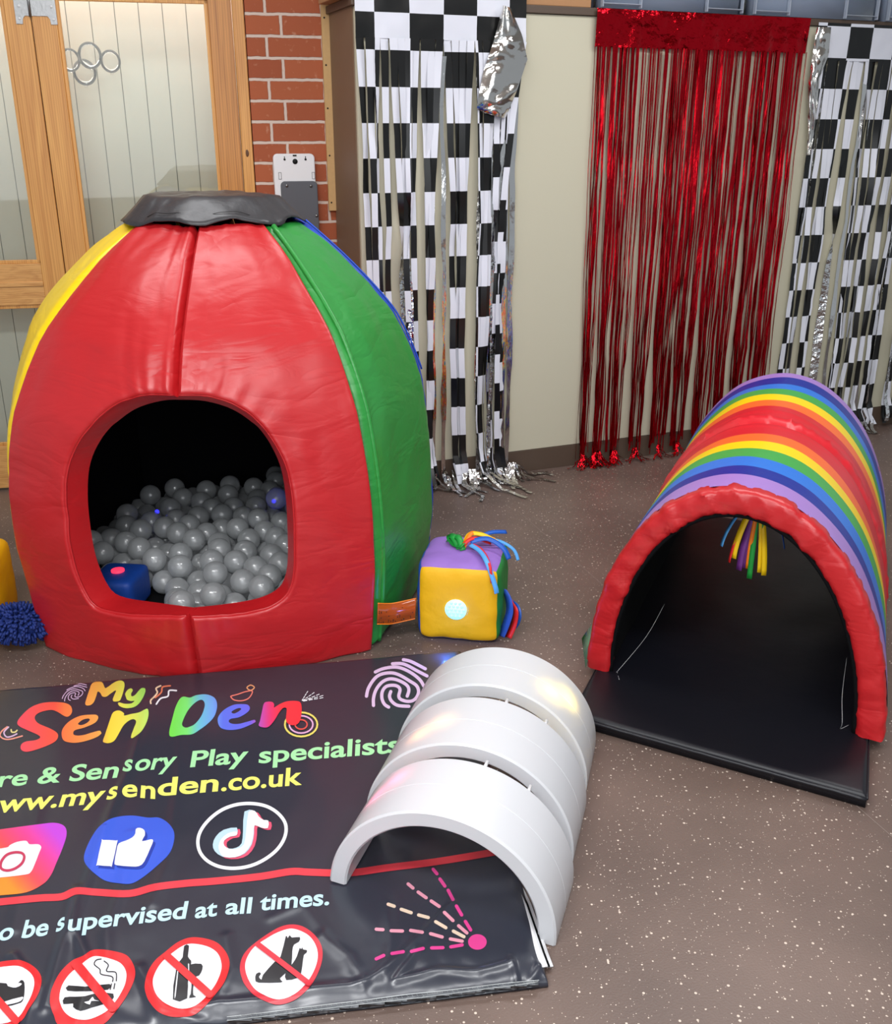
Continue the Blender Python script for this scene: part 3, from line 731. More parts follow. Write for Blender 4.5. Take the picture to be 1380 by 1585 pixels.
HOLE_R = [(.0, .817), (.163, .807), (.327, .775), (.453, .717), (.543, .625), (.567, .536), (.561, .407), (.542, .292), (.488, .235), (.373, .210), (.184, .208), (.0, .215)]
def holed_panel(side, m, root, seed):
    """half of the front: a padded panel cut by half of the entrance"""
    a1 = side*PI/4; H_ = HOLE_L if side < 0 else HOLE_R
    cz = 0.50; mb = MB()
    hp = smooth_loop(H_, 4, closed=False)
    # outline rays from the hole centre on the seam
    angs = []
    def out_hit(a):    # a from +90 (up the seam) to -90 (down)
        c, s = math.cos(a), math.sin(a); best = 9
        if c > 1e-6: best = min(best, 1/c)
        if s > 1e-6: best = min(best, (HH-cz)/s)
        if s < -1e-6: best = min(best, cz/-s)
        return (c*best, cz+s*best)
    ca = [math.atan2(HH-cz, 1), math.atan2(-cz, 1)]
    na = 96; A = [PI/2-PI*i/na for i in range(na+1)]
    for c_ in ca:
        k = min(range(na+1), key=lambda q: abs(A[q]-c_)); A[k] = c_
    def hole_hit(a):
        d = (math.cos(a), math.sin(a)); best = None
        for i in range(len(hp)-1):
            (x1, y1), (x2, y2) = hp[i], hp[i+1]; y1 -= cz; y2 -= cz
            den = d[0]*(y2-y1)-d[1]*(x2-x1)
            if abs(den) < 1e-9: continue
            t = (x1*(y2-y1)-y1*(x2-x1))/den; s_ = (x1*d[1]-y1*d[0])/den
            if t > 0 and -0.001 <= s_ <= 1.001: best = t if best is None else min(best, t)
        return (d[0]*best, cz+d[1]*best)
    ns = 34
    rows = []
    for a in A:
        if abs(a) > PI/2-1e-6:
            h_ = (0, H_[0][1] if a > 0 else H_[-1][1]); o_ = (0, HH if a > 0 else 0)
        else: h_ = hole_hit(a); o_ = out_hit(a)
        rows.append([(lerp(h_[0], o_[0], 0.5-0.5*math.cos(PI*s/ns)), lerp(h_[1], o_[1], 0.5-0.5*math.cos(PI*s/ns)), s/ns, h_) for s in range(ns+1)])
    def P(q, inner, i):
        u, z, sn, h_ = q; z = max(0, min(HH, z)); wid = 2*hutR(z)*math.sin(PI/8); g = GAP/wid; uu = lerp(g, 1-g*.5, u)
        if inner: return panel_pt(0, a1, uu if u < 0.5 else lerp(.5, uu, .9), z, -T)
        dh = math.hypot((u-h_[0])*wid, z-h_[1])
        d = min(uu*wid-GAP, (1-uu)*wid-GAP*.5, z, HH-z, dh)
        off = -edge_drop(max(0, d), 0.009)+(0.030 if side < 0 else 0.014)*4*u*(1-u)*min(1, (HH-z)/.22)-0.012*max(0, 1-(HH-z)/.08)+crease(u+seed, z)+0.006*nz(u*2.5+seed, z*3.0)+0.002*nz(u*7+z*5, z*9, seed)
        off += 0.007*math.exp(-dh/0.10)*nz(i*0.22, seed, dh*3)*(1-math.exp(-dh/0.02))   # gathers round the entrance
        off += 0.004*math.exp(-d/0.04)*nz(i*0.35, seed+3)
        return panel_pt(0, a1, uu, z, off)
    outer = [[mb.v(P(q, 0, i)) for q in r] for i, r in enumerate(rows)]
    inner = [[mb.v(P(q, 1, i)) for q in r] for i, r in enumerate(rows)]
    n = len(rows)
    for i in range(n-1):
        for j in range(ns):
            mb.face([outer[i][j], outer[i][j+1], outer[i+1][j+1], outer[i+1][j]])
            mb.face([inner[i][j], inner[i+1][j], inner[i+1][j+1], inner[i][j+1]], 1)
        mb.face([outer[i][0], outer[i+1][0], inner[i+1][0], inner[i][0]]); mb.face([outer[i][ns], inner[i][ns], inner[i+1][ns], outer[i+1][ns]])
    for j in range(ns):
        for i in (0, n-1): mb.face([outer[i][j], outer[i][j+1], inner[i][j+1], inner[i][j]])
    bmesh.ops.recalc_face_normals(mb.bm, faces=mb.bm.faces)
    o = mb.build('front_panel', [m, M['lining']], root)
    # welt stitched round the entrance
    w = MB(); w.tube([outer[i][0].co.copy() if False else P(rows[i][0], 0, i)+Vector((0, 0.002, 0)) for i in range(0, n)], 0.0035, 6)
    w.build('welt', m, root)
    return o
hut = thing('soft_play_hut', 'domed soft play hut of red, green and yellow padded panels filled with clear balls', 'play hut', HC)
holed_panel(-1, M['red'], hut, 1.3); holed_panel(1, M['red'], hut, 6.1)
for k, (cname, lab) in enumerate((('green', 'green side panel'), ('blue', None), ('red', None), ('yellow', None), ('blue', None), ('yellow', 'yellow side panel'))):
    a0 = (k+1)*PI/4
    p_ = plain_panel(a0, a0+PI/4, M[cname], hut, 10+k*3.7)
# vertical piping along the visible green edge and the seams
for a, m_, o_ in ((PI/4, 'green', 0.004), (PI/2, 'blue', 0.006)):
    w = MB(); pts = []
    for k in range(60):
        z = lerp(0.01, HH-.02, k/59); q = seam(a, z); q2 = seam(a+PI/4, z); q = q.lerp(q2, .085) if m_ == 'green' else q.lerp(seam(a-PI/4, z), .006); pts.append(q+(q-HC-Vector((0, 0, z))).normalized()*(o_-.004))
    w.tube(pts if m_ != 'blue' else pts[36:], 0.0075 if m_ != 'blue' else 0.003, 8); w.build('piping', M[m_], hut)
# black lining between the panels, base mat
w = MB(); w.grid(lambda u, v: HC+Vector(((hutR(v*HH)*.924-.035)*math.sin(2*PI*u), -(hutR(v*HH)*.924-.035)*math.cos(2*PI*u), v*HH)), 8, 20, wrapu=True)
w.bm.free()
def inner_wall():
    mb = MB()
    for k in range(8):
        a0, a1 = k*PI/4, (k+1)*PI/4
        if k in (0, 7): continue
        mb.grid(lambda u, v: panel_pt(a0, a1, u, v*HH, -T-0.006), 2, 16)
    return mb.build('lining', M['lining'], hut)
inner_wall()
b = MB(); oc = [((.60)*math.sin(k*PI/4), -(.60)*math.cos(k*PI/4)) for k in range(8)]
lo_ = [b.v(HC+Vector((x, y, 0.0))) for x, y in oc]; hi_ = [b.v(HC+Vector((x, y, 0.07))) for x, y in oc]
b.face(lo_[::-1]); b.face(hi_)
for k in range(8): b.face([lo_[k], lo_[(k+1) % 8], hi_[(k+1) % 8], hi_[k]])
b.build('base_mat', M['lining'], hut, smooth=False)
# black cap draped over the top
def cap():
    mb = MB(); na, nr = 96, 22
    def F(u, v):
        a = 2*PI*u; v = 1-v
        R = 0.274+0.008*math.cos(8*a)+0.012*nz(math.cos(a)*2, math.sin(a)*2, 4)+0.006*nz(math.cos(a)*9, math.sin(a)*9)
        r = R*v
        z = 1.284-0.024*v**2-0.058*max(0, v-.72)/.28*(1+0.10*math.sin(a*8+1)+0.14*nz(math.cos(a)*4, math.sin(a)*4, 2))
        z += 0.008*nz(r*9*math.cos(a), r*9*math.sin(a), 3)*min(1, v*3)+0.012*v*(-math.cos(a))*-1
        z += 0.004*nz(r*30*math.cos(a), r*30*math.sin(a), 1)
        return HC+Vector((r*math.sin(a)-.008, -r*math.cos(a), z))
    mb.grid(F, na, nr, wrapu=True)
    bmesh.ops.remove_doubles(mb.bm, verts=mb.bm.verts, dist=1e-4)
    bmesh.ops.recalc_face_normals(mb.bm, faces=mb.bm.faces)
    o = mb.build('cap', M['black_vinyl'], hut, solid=0.003)
    st = MB()
    for a0, a1, rr in ((-.75, -.12, .252), (.12, .75, .252)):
        pts = []
        for k in range(30):
            a = lerp(a0, a1, k/29); r = rr; v = r/.274
            z = 1.284-0.024*v**2-0.058*max(0, v-.72)/.28*(1+0.10*math.sin(a*8+1)+0.14*nz(math.cos(a)*4, math.sin(a)*4, 2))+0.008*nz(r*9*math.cos(a), r*9*math.sin(a), 3)-0.012*v*(-math.cos(a))+0.004*nz(r*30*math.cos(a), r*30*math.sin(a), 1)
            pts.append(HC+Vector((r*math.sin(a)-.008, -r*math.cos(a), z+0.0022)))
        st.tube(pts, 0.0008, 5)
    st.build('stitching', M['dark'], o)
cap()

# balls in the hut: settled positions in millimetres
BALLS = "-193 3265 110 -677 3170 110 -374 2688 110 -573 3102 174 -882 3302 172 -931 3629 110 -654 3541 110 -491 3061 110 -415 3677 110 -523 2877 178 -367 2825 162 -457 3346 178 -674 3591 167 -870 3136 110 -433 2867 169 -929 3187 110 -559 2836 110 -356 3455 110 -263 2734 176 -468 3260 174 -283 3483 110 -894 3218 173 -1034 3249 173 -787 3242 150 -467 3165 110 -1019 3084 110 -624 3174 168 -697 2780 110 -871 2998 159 -767 2961 110 -745 2568 110 -115 3255 110 -405 3599 110 -944 3110 110 -908 3262 110 -470 3305 110 -758 3067 168 -650 3053 110 -1133 2886 110 -973 3194 175 -1133 3013 157 -1116 3227 167 -1292 3259 110 -1235 3013 174 -1027 3364 110 -971 3469 110 -780 3518 110 -233 3177 110 -688 3643 110 -916 3583 172 -610 3363 219 -427 3239 110 -387 2964 159 -544 3580 110 -1322 3187 110 -507 3384 110 -810 3364 110 -844 2831 110 -498 2786 110 -435 3451 110 -265 3104 110 -600 2865 170 -989 3239 110 -506 3665 174 -1141 3323 174 -1014 3029 166 -350 3143 173 -426 3045 166 -570 3432 110 -846 3089 172 -520 3180 166 -1065 3647 110 -288 3537 167 -620 3310 161 -1049 3170 174 -448 2995 110 -1119 3540 168 -607 2986 110 -263 3407 110 -998 3587 110 -448 3503 168 -389 3170 110 -247 2774 110 -843 2943 110 -624 3689 110 -697 3417 169 -363 2766 110 -218 3041 110 -1105 3352 110 -977 2904 110 -339 3288 170 -485 2865 110 -1105 2812 110 -356 2885 110 -310 3168 110 -508 3481 110 -799 3101 110 -638 2832 110 -146 3140 172 -1109 2720 110 -235 3546 110 -575 3236 177 -666 2567 110 -537 3513 175 -278 2896 110 -959 3032 110 -302 2718 110 -375 3024 110 -679 3309 110 -549 3388 176 -966 3314 110 -1172 3548 110 -613 3123 110 -248 2968 110 -993 3527 161 -764 3171 110 -571 3276 110 -1242 2968 110 -747 3644 162 -657 2645 110 -565 2960 171 -1144 3143 152 -593 2597 110 -326 2958 110 -579 3695 174 -887 3350 110 -669 2903 174 -205 3473 110 -848 3212 110 -1232 3404 110 -555 2712 174 -814 3023 110 -398 3521 110 -1014 3424 158 -785 3689 110 -826 3547 167 -1213 3268 110 -1064 3213 110 -296 3031 110 -546 2914 110 -1131 3078 110 -679 3755 172 -447 2658 110 -236 2921 171 -581 3510 110 -127 3063 110 -223 3338 110 -758 3305 110 -653 3384 110 -306 3632 178 -386 3307 110 -187 3114 110 -1202 3476 110 -580 3354 110 -886 2642 110 -817 2598 110 -422 3099 110 -1194 3031 110 -269 3150 174 -342 3647 110 -815 2677 110 -1301 3112 110 -753 2725 110 -721 3105 110 -1165 3205 110 -1271 3040 110 -913 3481 162 -954 3270 173 -582 2675 110 -1123 3487 110 -993 3677 110 -739 2647 110 -1137 3617 110 -187 2918 110 -1164 2958 110 -1055 2877 110 -650 3462 110 -1004 3162 110 -921 2963 110 -664 3677 176 -160 3364 178 -575 3195 110 -848 3737 110 -641 3240 110 -175 3401 110 -535 3127 110 -1262 3331 110 -801 3320 174 -1183 3341 110 -1182 2823 110 -485 2944 157 -954 3393 110 -145 3328 110 -858 3503 110 -464 2700 174 -776 3767 110 -725 3574 110 -688 2956 110 -834 3625 177 -854 3388 170 -1043 3605 172 -1044 3497 110 -254 3014 174 -1071 3026 110 -544 2793 174 -844 2887 165 -478 3629 110 -748 2912 172 -509 2706 110 -1078 3135 110 -1134 3278 110 -795 3610 110 -619 3425 171 -617 3611 110 -666 3105 166 -884 3058 110 -520 2627 110 -720 3189 173 -884 3429 110 -270 3246 110 -1074 3081 166 -709 2880 110 -788 2886 110 -770 2609 172 -97 3136 110 -157 2991 110 -428 2919 110 -740 2991 178 -269 3617 110 -436 2737 110 -348 3238 110 -344 3097 110 -900 2887 110 -858 3659 110 -1076 3425 110 -1086 2949 110 -656 3244 187 -217 2846 110 -351 3377 110 -1223 3118 110 -560 3737 110 -698 2694 158 -475 3112 167 -527 2991 110 -484 3432 168 -729 3458 110 -631 3503 175 -704 3797 110 -820 3162 165 -921 3707 110 -499 3587 174 -393 3414 166 -530 3036 174 -91 3198 158 -624 2777 164 -299 3319 110 -806 3443 110 -505 3234 110 -1075 3569 110 -430 3373 110 -337 3051 174 -769 2809 110 -712 3719 110 -1212 2895 110 -571 3057 110 -259 2821 171 -776 3403 170 -826 2755 110 -732 3379 110 -332 3569 110 -935 3540 110 -718 3292 176 -625 2910 110 -591 3570 172 -571 2755 110 -643 2723 110 -868 3581 110 -308 2823 110 -151 3283 174 -913 3141 175 -527 3313 163 -1154 3414 110 -658 3000 168 -724 3027 110 -719 2828 168 -487 3707 110 -1012 2975 110 -632 3767 110 -933 2919 174 -1190 3081 170 -155 3188 110 -835 3290 110 -425 2815 110 -551 3659 110 -223 3086 174 -471 3550 110 -709 3515 160 -719 3236 110 -1055 3290 110 -1243 3195 110"
vals = [int(q) for q in BALLS.split()]
bm_ = MB(); bm_.sphere((0, 0, 0), 0.0385, 24, 16); seamr = None
ball0 = bm_.build('play_ball', M['ball'])
ring = MB(); ring.tube([Vector((0.0386*math.cos(k*PI/16), 0.0386*math.sin(k*PI/16), 0)) for k in range(33)], 0.0006, 4, caps=False)
first = True; rnd = random.Random(77)
for k in range(0, len(vals), 3):
    c = Vector((vals[k]/1000, vals[k+1]/1000, vals[k+2]/1000))
    o = ball0 if first else ball0.copy()
    if not first: COL.objects.link(o)
    first = False
    o.location = c; o.rotation_euler = (rnd.uniform(0, 3), rnd.uniform(0, 3), 0)
    dx = c.x-HC.x; dy = c.y-HC.y
    where = ('front' if dy < -0.2 else 'back' if dy > 0.2 else 'middle')+' '+('left' if dx < -0.2 else 'right' if dx > 0.2 else 'centre')
    lay = 'upper layer' if c.z > 0.135 else 'bottom layer'
    tag(o, 'clear frosted plastic ball in the hut, %s of the pit, %s' % (where, lay), 'ball', 'clear balls in the play hut, %s, %s' % (where, lay))
# small blue lamps glowing among the balls
for k, (x, y, z) in enumerate(((-1.02, 3.28, .20), (-.62, 3.36, .21), (-.35, 3.38, .21))):
    b = MB(); b.sphere((x, y, z), 0.008, 12, 8)
    o = b.build('glow_lamp', mat('blue_lamp', rgb(60, 60, 255), 0.4, emit=rgb(50, 50, 255), es=2) if k == 0 else bpy.data.materials['blue_lamp'])
    tag(o, ['small glowing blue lamp at the back left of the ball pit', 'small glowing blue lamp at the back centre of the ball pit', 'small glowing blue lamp at the back right of the ball pit'][k], 'lamp', 'blue lamps among the balls')
# blue sensory block inside the entrance
bl = thing('sensory_block', 'blue padded block with a red light on top inside the hut entrance', 'block', (-1.012, 2.80, 0.07))
def puffy_box(mb, c, sz, rz, mats_by_face=None, e=3.5, n=14, wr=0.0, seed=0):
    """cushion-like cube: superquadric cube grid, one material index per side"""
    c = Vector(c); R = Matrix.Rotation(rz, 3, 'Z')
    for ax in range(3):
        for sgn in (-1, 1):
            mi = 0 if mats_by_face is None else mats_by_face[ax*2+(0 if sgn < 0 else 1)]
            def F(u, v, ax=ax, sgn=sgn):
                a, b_ = math.tan((u*2-1)*PI/4), math.tan((v*2-1)*PI/4)
                a = (u*2-1); b_ = (v*2-1)
                p = [0, 0, 0]; p[ax] = sgn; p[(ax+1) % 3] = a; p[(ax+2) % 3] = b_
                l = (abs(p[0])**9+abs(p[1])**9+abs(p[2])**9)**(1/9)
                q = Vector([k/l for k in p])
                bul = 1+0.05*(1-a*a)*(1-b_*b_)
                q = Vector((q.x*sz[0]/2, q.y*sz[1]/2, q.z*sz[2]/2)); q[ax] *= bul if not (ax == 2 and sgn < 0) else 1
                if wr: q *= 1+wr*nz(q.x*22+seed, q.y*22, q.z*22)
                return c+R @ q
            mb.grid(F, n, n, mi, flip=(sgn < 0))
    bmesh.ops.remove_doubles(mb.bm, verts=mb.bm.verts, dist=1e-5)
    return mb
b = MB(); puffy_box(b, (-1.012, 2.80, 0.129), (.14, .16, .112), -0.1); b.build('cover', mat('royal_blue_cloth', rgb(10, 62, 150), 0.6, bump=.2, bscale=40), bl)
b = MB(); b.cyl((-1.012, 2.80, 0.188), (0, 0, 1), 0.020, 0.005, 24); b.build('light_disc', mat('red_light', rgb(255, 40, 70), .4, emit=rgb(255, 50, 80), es=1.6), bl)

# ---------------- sensory cube beside the hut ----------------
cu = thing('sensory_cube', 'yellow fronted sensory cube with purple top, white light and ribbons beside the green panel', 'cube', (0.055, 2.80, 0))
ccen = Vector((0.055, 2.81, 0.127)); crz = -0.155
m_y = mat('yellow_cloth', rgb(248, 186, 4), 0.6, bump=.25, bscale=30); m_p = mat('purple_cloth', rgb(150, 108, 196), 0.6, bump=.25, bscale=30)
m_g = mat('green_cloth', rgb(30, 130, 56), 0.6, bump=.25, bscale=30); m_b = mat('blue_cloth', rgb(40, 84, 190), 0.6, bump=.25, bscale=30)
b = MB(); puffy_box(b, ccen, (.253, .253, .253), crz, [3, 2, 0, 3, 3, 1], n=20, wr=0.025, seed=2); b.build('cover', [m_y, m_p, m_g, m_b], cu)
Rc = Matrix.Rotation(crz, 3, 'Z')
def cl(x, y, z): return ccen+Rc @ Vector((x, y, z))
# the light: dome with hexagonal cells
yv2 = Rc @ Vector((0, -1, 0))
b = MB(); b.cyl(cl(-0.005, -0.130, -0.010), yv2, 0.033, 0.006, 32); b.build('light_bezel', mat('lamp_window', rgb(190, 240, 255), .3, emit=rgb(170, 235, 255), es=.9), cu)
b = MB()
for q in range(-3, 4):
    for r_ in range(-3, 4):
        x = 0.0125*(q+r_/2); z = 0.0108*r_
        if math.hypot(x, z) < 0.026: b.sphere(cl(-0.005+x, -0.1375, -0.010+z), 0.0045, 8, 6, sc=(1, .5, 1))
b.build('lamp_cells', mat('cool_white_led', rgb(200, 245, 255), .3, emit=rgb(110, 205, 250), es=1.0), cu)
b = MB(); b.tube([cl(-0.005+.037*math.cos(a*PI/20), -0.1305, -0.010+.037*math.sin(a*PI/20)) for a in range(41)], 0.0007, 4); b.build('stitching', M['thread'], cu)
# ribbons knotted on top
RIB = {n_: mat(n_+'_ribbon', rgb(*c_), 0.4) for n_, c_ in dict(green=(30, 150, 60), orange=(250, 130, 20), red=(225, 40, 40), yellow=(250, 205, 20), lightblue=(90, 170, 240), blue=(20, 90, 190), purple=(110, 50, 130)).items()}
def px_on(x, y, p, nrm):
    r = ray(x, y); return O3+r*((Vector(p)-O3).dot(nrm)/r.dot(nrm))
rib = [('green', [(-.01, -.02, .005), (-.035, .01, .03), (-.05, .03, .02), (-.03, .0, .012), (.0, -.03, .02)], .022),
       ('green', [(0.0, -.03, .004), (-.02, 0, .035), (-.06, .04, .006)], .018),
       ('orange', [(.0, -.02, .01), (.02, .01, .045), (.05, .03, .03), (.09, .04, .016)], .014),
       ('yellow', [(.0, -.01, .012), (.015, .01, .042), (.055, .02, .038), (.10, .02, .016)], .014),
       ('red', [(.0, -.02, .02), (.03, .0, .034), (.08, .02, .012)], .012),
       ('lightblue', [(.02, -.02, .02), (.055, -.06, .018), (.085, -.125, .010), (.112, -.150, -.05), (.118, -.152, -.075)], .014),
       ('red', [(.02, -.01, .02), (.06, -.05, .018), (.092, -.128, .008), (.102, -.146, -.045)], .008),
       ('blue', [(.02, -.01, .025), (.07, .0, .035), (.12, -.01, .012), (.140, -.02, -.02)], .016),
       ('lightblue', [(.02, 0, .02), (.06, .01, .03), (.11, .03, .015), (.15, .03, -.01), (.165, .02, -.04)], .010),
       ('blue', [(.02, 0, .02), (.07, .06, .03), (.12, .10, .02)], .014)]
for n_, pts, w_ in rib:
    b = MB(); sp_ = smooth_loop([tuple(cl(x-0.0, y+0.01, z+.131)) for x, y, z in pts], 6, closed=False)
    ph = len(pts)*3.3+w_*100
    def sd(u, sp_=sp_, ph=ph):
        i = min(int(u*(len(sp_)-1)), len(sp_)-2); t_ = (Vector(sp_[i+1])-Vector(sp_[i])).normalized(); s_ = t_.cross(Vector((0, -.6, .8)))
        s_ = s_.normalized() if s_.length > .01 else Vector((1, 0, 0)); return s_
    ribbon(b, sp_, w_, sd); b.build('ribbon', RIB[n_], cu, solid=0.0012)
# hanging loops on the right side
for n_, pts, w_ in ((m_b, [(.128, -.05, .03), (.145, -.07, .01), (.152, -.08, -.03), (.140, -.085, -.08), (.128, -.085, -.115)], .03), (RIB['red'], [(.128, -.03, .02), (.150, -.05, -.01), (.168, -.07, -.03), (.165, -.075, -.075), (.150, -.085, -.118)], .026),
                    (RIB['blue'], [(.13, -.0, -.02), (.165, -.03, -.03), (.175, -.05, -.06), (.16, -.05, -.1), (.13, -.03, -.11)], .03)):
    b = MB(); sp_ = smooth_loop([tuple(cl(*q)) for q in pts], 6, closed=False); ribbon(b, sp_, w_, Rc @ Vector((.75, -.65, .1)).normalized()); b.build('webbing_loop', n_, cu, solid=0.002)
# orange film tab on the left
b = MB()
A_ = [(643, 942, 2.70), (625, 946, 2.69), (605, 950, 2.67), (584, 950, 2.63)]
cs = [atY(x, y, Y) for x, y, Y in A_]
sp_ = smooth_loop([tuple(q) for q in cs], 6, closed=False); ribbon(b, sp_, 0.068, (0.06, 0, 1)); b.build('film_tab', M['orange_pvc'], cu, solid=0.0015)
b = MB(); rnd = random.Random(4)
tabn = Vector((cs[3]-cs[0])).cross(Vector((0, 0, 1))).normalized()
if tabn.y > 0: tabn = -tabn
for k in range(34):
    u = rnd.random()**.6; i = min(int(u*(len(sp_)-1)), len(sp_)-2); z = -0.028+0.05*rnd.random()**2.2
    b.cyl(Vector(sp_[i])+Vector((0.06*z, 0, z))+tabn*0.0012, tabn, 0.0016, 0.0006, 6)
b.build('dots', M['dark'], cu)
for s_ in (-1, 1):
    b = MB(); b.tube([Vector(q)+Vector((0.06*.034*s_, 0, .034*s_)) for q in sp_], 0.0018, 6); b.build('tab_hem', RIB['orange'], cu)

# ---------------- second cube with shaggy loop, mostly out of the frame ----------------
c2 = thing('sensory_cube', 'yellow sensory cube with navy shaggy flap at the left edge beside the hut', 'cube', (-1.46, 2.80, 0))
b = MB(); puffy_box(b, (-1.50, 2.80, 0.127), (.25, .25, .253), 0.12, [0, 0, 0, 0, 0, 0], n=16, wr=.02); b.build('cover', [m_y, m_p, m_g, m_b], c2)
b = MB(); rnd = random.Random(9); cc = Vector((-1.275, 2.655, 0.082))
b.sphere(cc, 0.055, 16, 10, sc=(1.5, .8, .8))
for k in range(620):
    u = rnd.uniform(0, 2*PI); v = math.acos(rnd.uniform(-.95, 1)); n_ = Vector((math.cos(u)*math.sin(v), math.sin(u)*math.sin(v), math.cos(v)))
    p = cc+Vector((n_.x*.078, n_.y*.042, n_.z*.042)); d_ = Vector((n_.x/1.6, n_.y, n_.z*0.9)).normalized()+Vector((rnd.uniform(-.3, .3), rnd.uniform(-.3, .3), rnd.uniform(-.55, .1)))
    d_.normalize(); L_ = rnd.uniform(.018, .028); q = p+d_*L_; q.z = max(.006, q.z)
    b.tube([p, (p+q)/2+Vector((0, 0, .003)), q], lambda t: .0042-.0008*abs(t-.5), 6)
b.build('shaggy_flap', M['navy_pile'], c2)

# ---------------- rainbow tunnel ----------------
TM = Vector((0.743, 2.291, 0.0)); TU = Vector((0.87997, -0.47503, 0)); TV = Vector((0.38, 0.925, 0)).normalized(); TZ0 = 0.037
TA, TB, TT = 0.392, 0.595, 0.068; TLEN = 1.36
tun = thing('play_tunnel', 'rainbow striped padded arch tunnel standing on a black mat', 'tunnel', TM)
def arch_pt(th, L, k, lean=-0.012):
    """th 0..pi from the left foot over the top to the right foot; k inset"""
    s_ = -(TA-k)*math.cos(th); h = (TB-k)*math.sin(th)
    h = max(0, h) + 0.0
    return TM+TU*(s_+lean*math.sin(th))+TV*L+Vector((0, 0, TZ0+h))
bands = [('lilac', (168, 128, 205), .03, .14), ('navy', (12, 40, 150), .14, .22), ('sky', (40, 120, 220), .22, .31), ('leaf', (66, 168, 74), .31, .40), ('yel', (255, 218, 0), .40, .485),
         ('orange', (255, 110, 40), .485, .57), ('redb', (218, 28, 42), .57, .90), ('orange', 0, .90, .98), ('yel', 0, .98, 1.06), ('leaf', 0, 1.06, 1.14), ('sky', 0, 1.14, 1.21), ('navy', 0, 1.21, 1.30), ('lilac', 0, 1.30, TLEN)]
cover_m = []; cidx = {}
for n_, c_, a, b_ in bands:
    if n_ not in cidx: cidx[n_] = len(cover_m); cover_m.append(mat('cover_'+n_, rgb(*c_), 0.40, bump=.18, bscale=16, coat=.1, bdist=.01))
mb = MB(); Ls = []
for n_, c_, a, b_ in bands:
    for k in range(5): Ls.append((lerp(a, b_, k/5), cidx[n_]))
Ls.append((TLEN, 0)); nth = 90
def ruffle(L, th):
    d = L-0.745; r = 0.0
    r += 0.010*math.exp(-(d/.010)**2)*(1+1.2*nz(th*22, 3))+0.007*nz(th*24, L*20)*math.exp(-(d/.04)**2)-0.010*math.exp(-((d+.03)/.02)**2)
    for q in (-.08, .09): r += 0.004*math.exp(-((d-q)/.01)**2)
    return r+0.005*nz(th*2.5, L*4, 8)-0.010*math.sin(PI*(L-.03)/(TLEN-.03))*math.sin(th)
fine = []
for i in range(len(Ls)-1):
    (a, m_), (b_, _) = Ls[i], Ls[i+1]
    sub = 4 if .6 < a < .87 else 1
    for k in range(sub): fine.append((lerp(a, b_, k/sub), m_))
fine.append((TLEN, 0))
g = [[mb.v(arch_pt(PI*i/nth, L, -ruffle(L, PI*i/nth))) for i in range(nth+1)] for L, m_ in fine]
for j in range(len(fine)-1):
    for i in range(nth): mb.face([g[j][i+1], g[j][i], g[j+1][i], g[j+1][i+1]], fine[j][1])
bmesh.ops.recalc_face_normals(mb.bm, faces=mb.bm.faces)
mb.build('rainbow_cover', cover_m, tun)
# red padded rim, front and back
for L0, sg, nm in ((0.0, 1, 'front_rim'), (TLEN, -1, 'back_rim')):
    mb = MB(); NT = 150
    def F(u, v, L0=L0, sg=sg):
        th = PI*u; ph = 2*PI*v
        wr = 0.007*nz(th*9, 5+L0)+0.009*abs(nz(th*13+1.2*math.sin(ph), 2, L0))+0.003*nz(th*34+2*math.sin(ph), 2)
        a = TT/2+wr*0.6; b_ = 0.030+wr
        if sg < 0: a -= .006; b_ = .024
        k = TT/2-a*math.copysign(abs(math.sin(ph))**.55, math.sin(ph)); L = L0+sg*(0.028-b_*math.copysign(abs(math.cos(ph))**.6, math.cos(ph)))
        return arch_pt(th, L, k+0.002*nz(th*12, 7))
    mb.grid(lambda u, v: F(u, v), NT, 24)
    bmesh.ops.remove_doubles(mb.bm, verts=mb.bm.verts, dist=1e-5); bmesh.ops.holes_fill(mb.bm, edges=mb.bm.edges, sides=60)
    bmesh.ops.recalc_face_normals(mb.bm, faces=mb.bm.faces)
    mb.build(nm, M['red'], tun)
mb = MB(); mb.grid(lambda u, v: arch_pt(PI*u, lerp(.03, TLEN-.02, v), TT-0.004+0.004*nz(u*20, v*6)), 60, 20); mb.build('lining', M['lining'], tun)
# black inner hem peeping out under the rim
mb = MB(); mb.tube([arch_pt(PI*k/90, 0.012, TT+0.002) for k in range(91)], 0.006, 6); mb.build('inner_hem', M['lining'], tun)
# floor mat of the tunnel
mt = MB(); c0 = TM-TV*0.245-TU*0.004; hw = 0.362
def mp_(u, v, z, e): return c0+TU*(lerp(-hw, hw, u))+TV*(v*1.62)+Vector((0, 0, z))
def Ft(u, v):
    uu = 0.5-0.5*math.cos(PI*u); vv = 0.5-0.5*math.cos(PI*v); d = min(uu*2*hw, (1-uu)*2*hw, vv*1.62, (1-vv)*1.62)
    return mp_(uu, vv, 0.036-edge_drop(d, .012)+0.003*nz(uu*6, vv*8)*min(1, d/.05), 0)
gt = mt.grid(Ft, 50, 60)
gb = mt.grid(lambda u, v: mp_(0.5-0.5*math.cos(PI*u), 0.5-0.5*math.cos(PI*v), 0.002, 0), 50, 60, flip=True)
for i in range(50):
    mt.face([gt[0][i+1], gt[0][i], gb[0][i], gb[0][i+1]]); mt.face([gt[60][i], gt[60][i+1], gb[60][i+1], gb[60][i]])
for j in range(60):
    mt.face([gt[j][0], gt[j+1][0], gb[j+1][0], gb[j][0]]); mt.face([gt[j+1][50], gt[j][50], gb[j][50], gb[j+1][50]])
mat_o = mt.build('floor_mat', M['black_mat'], None); tag(mat_o, 'black vinyl floor mat lying under the rainbow tunnel', 'mat')
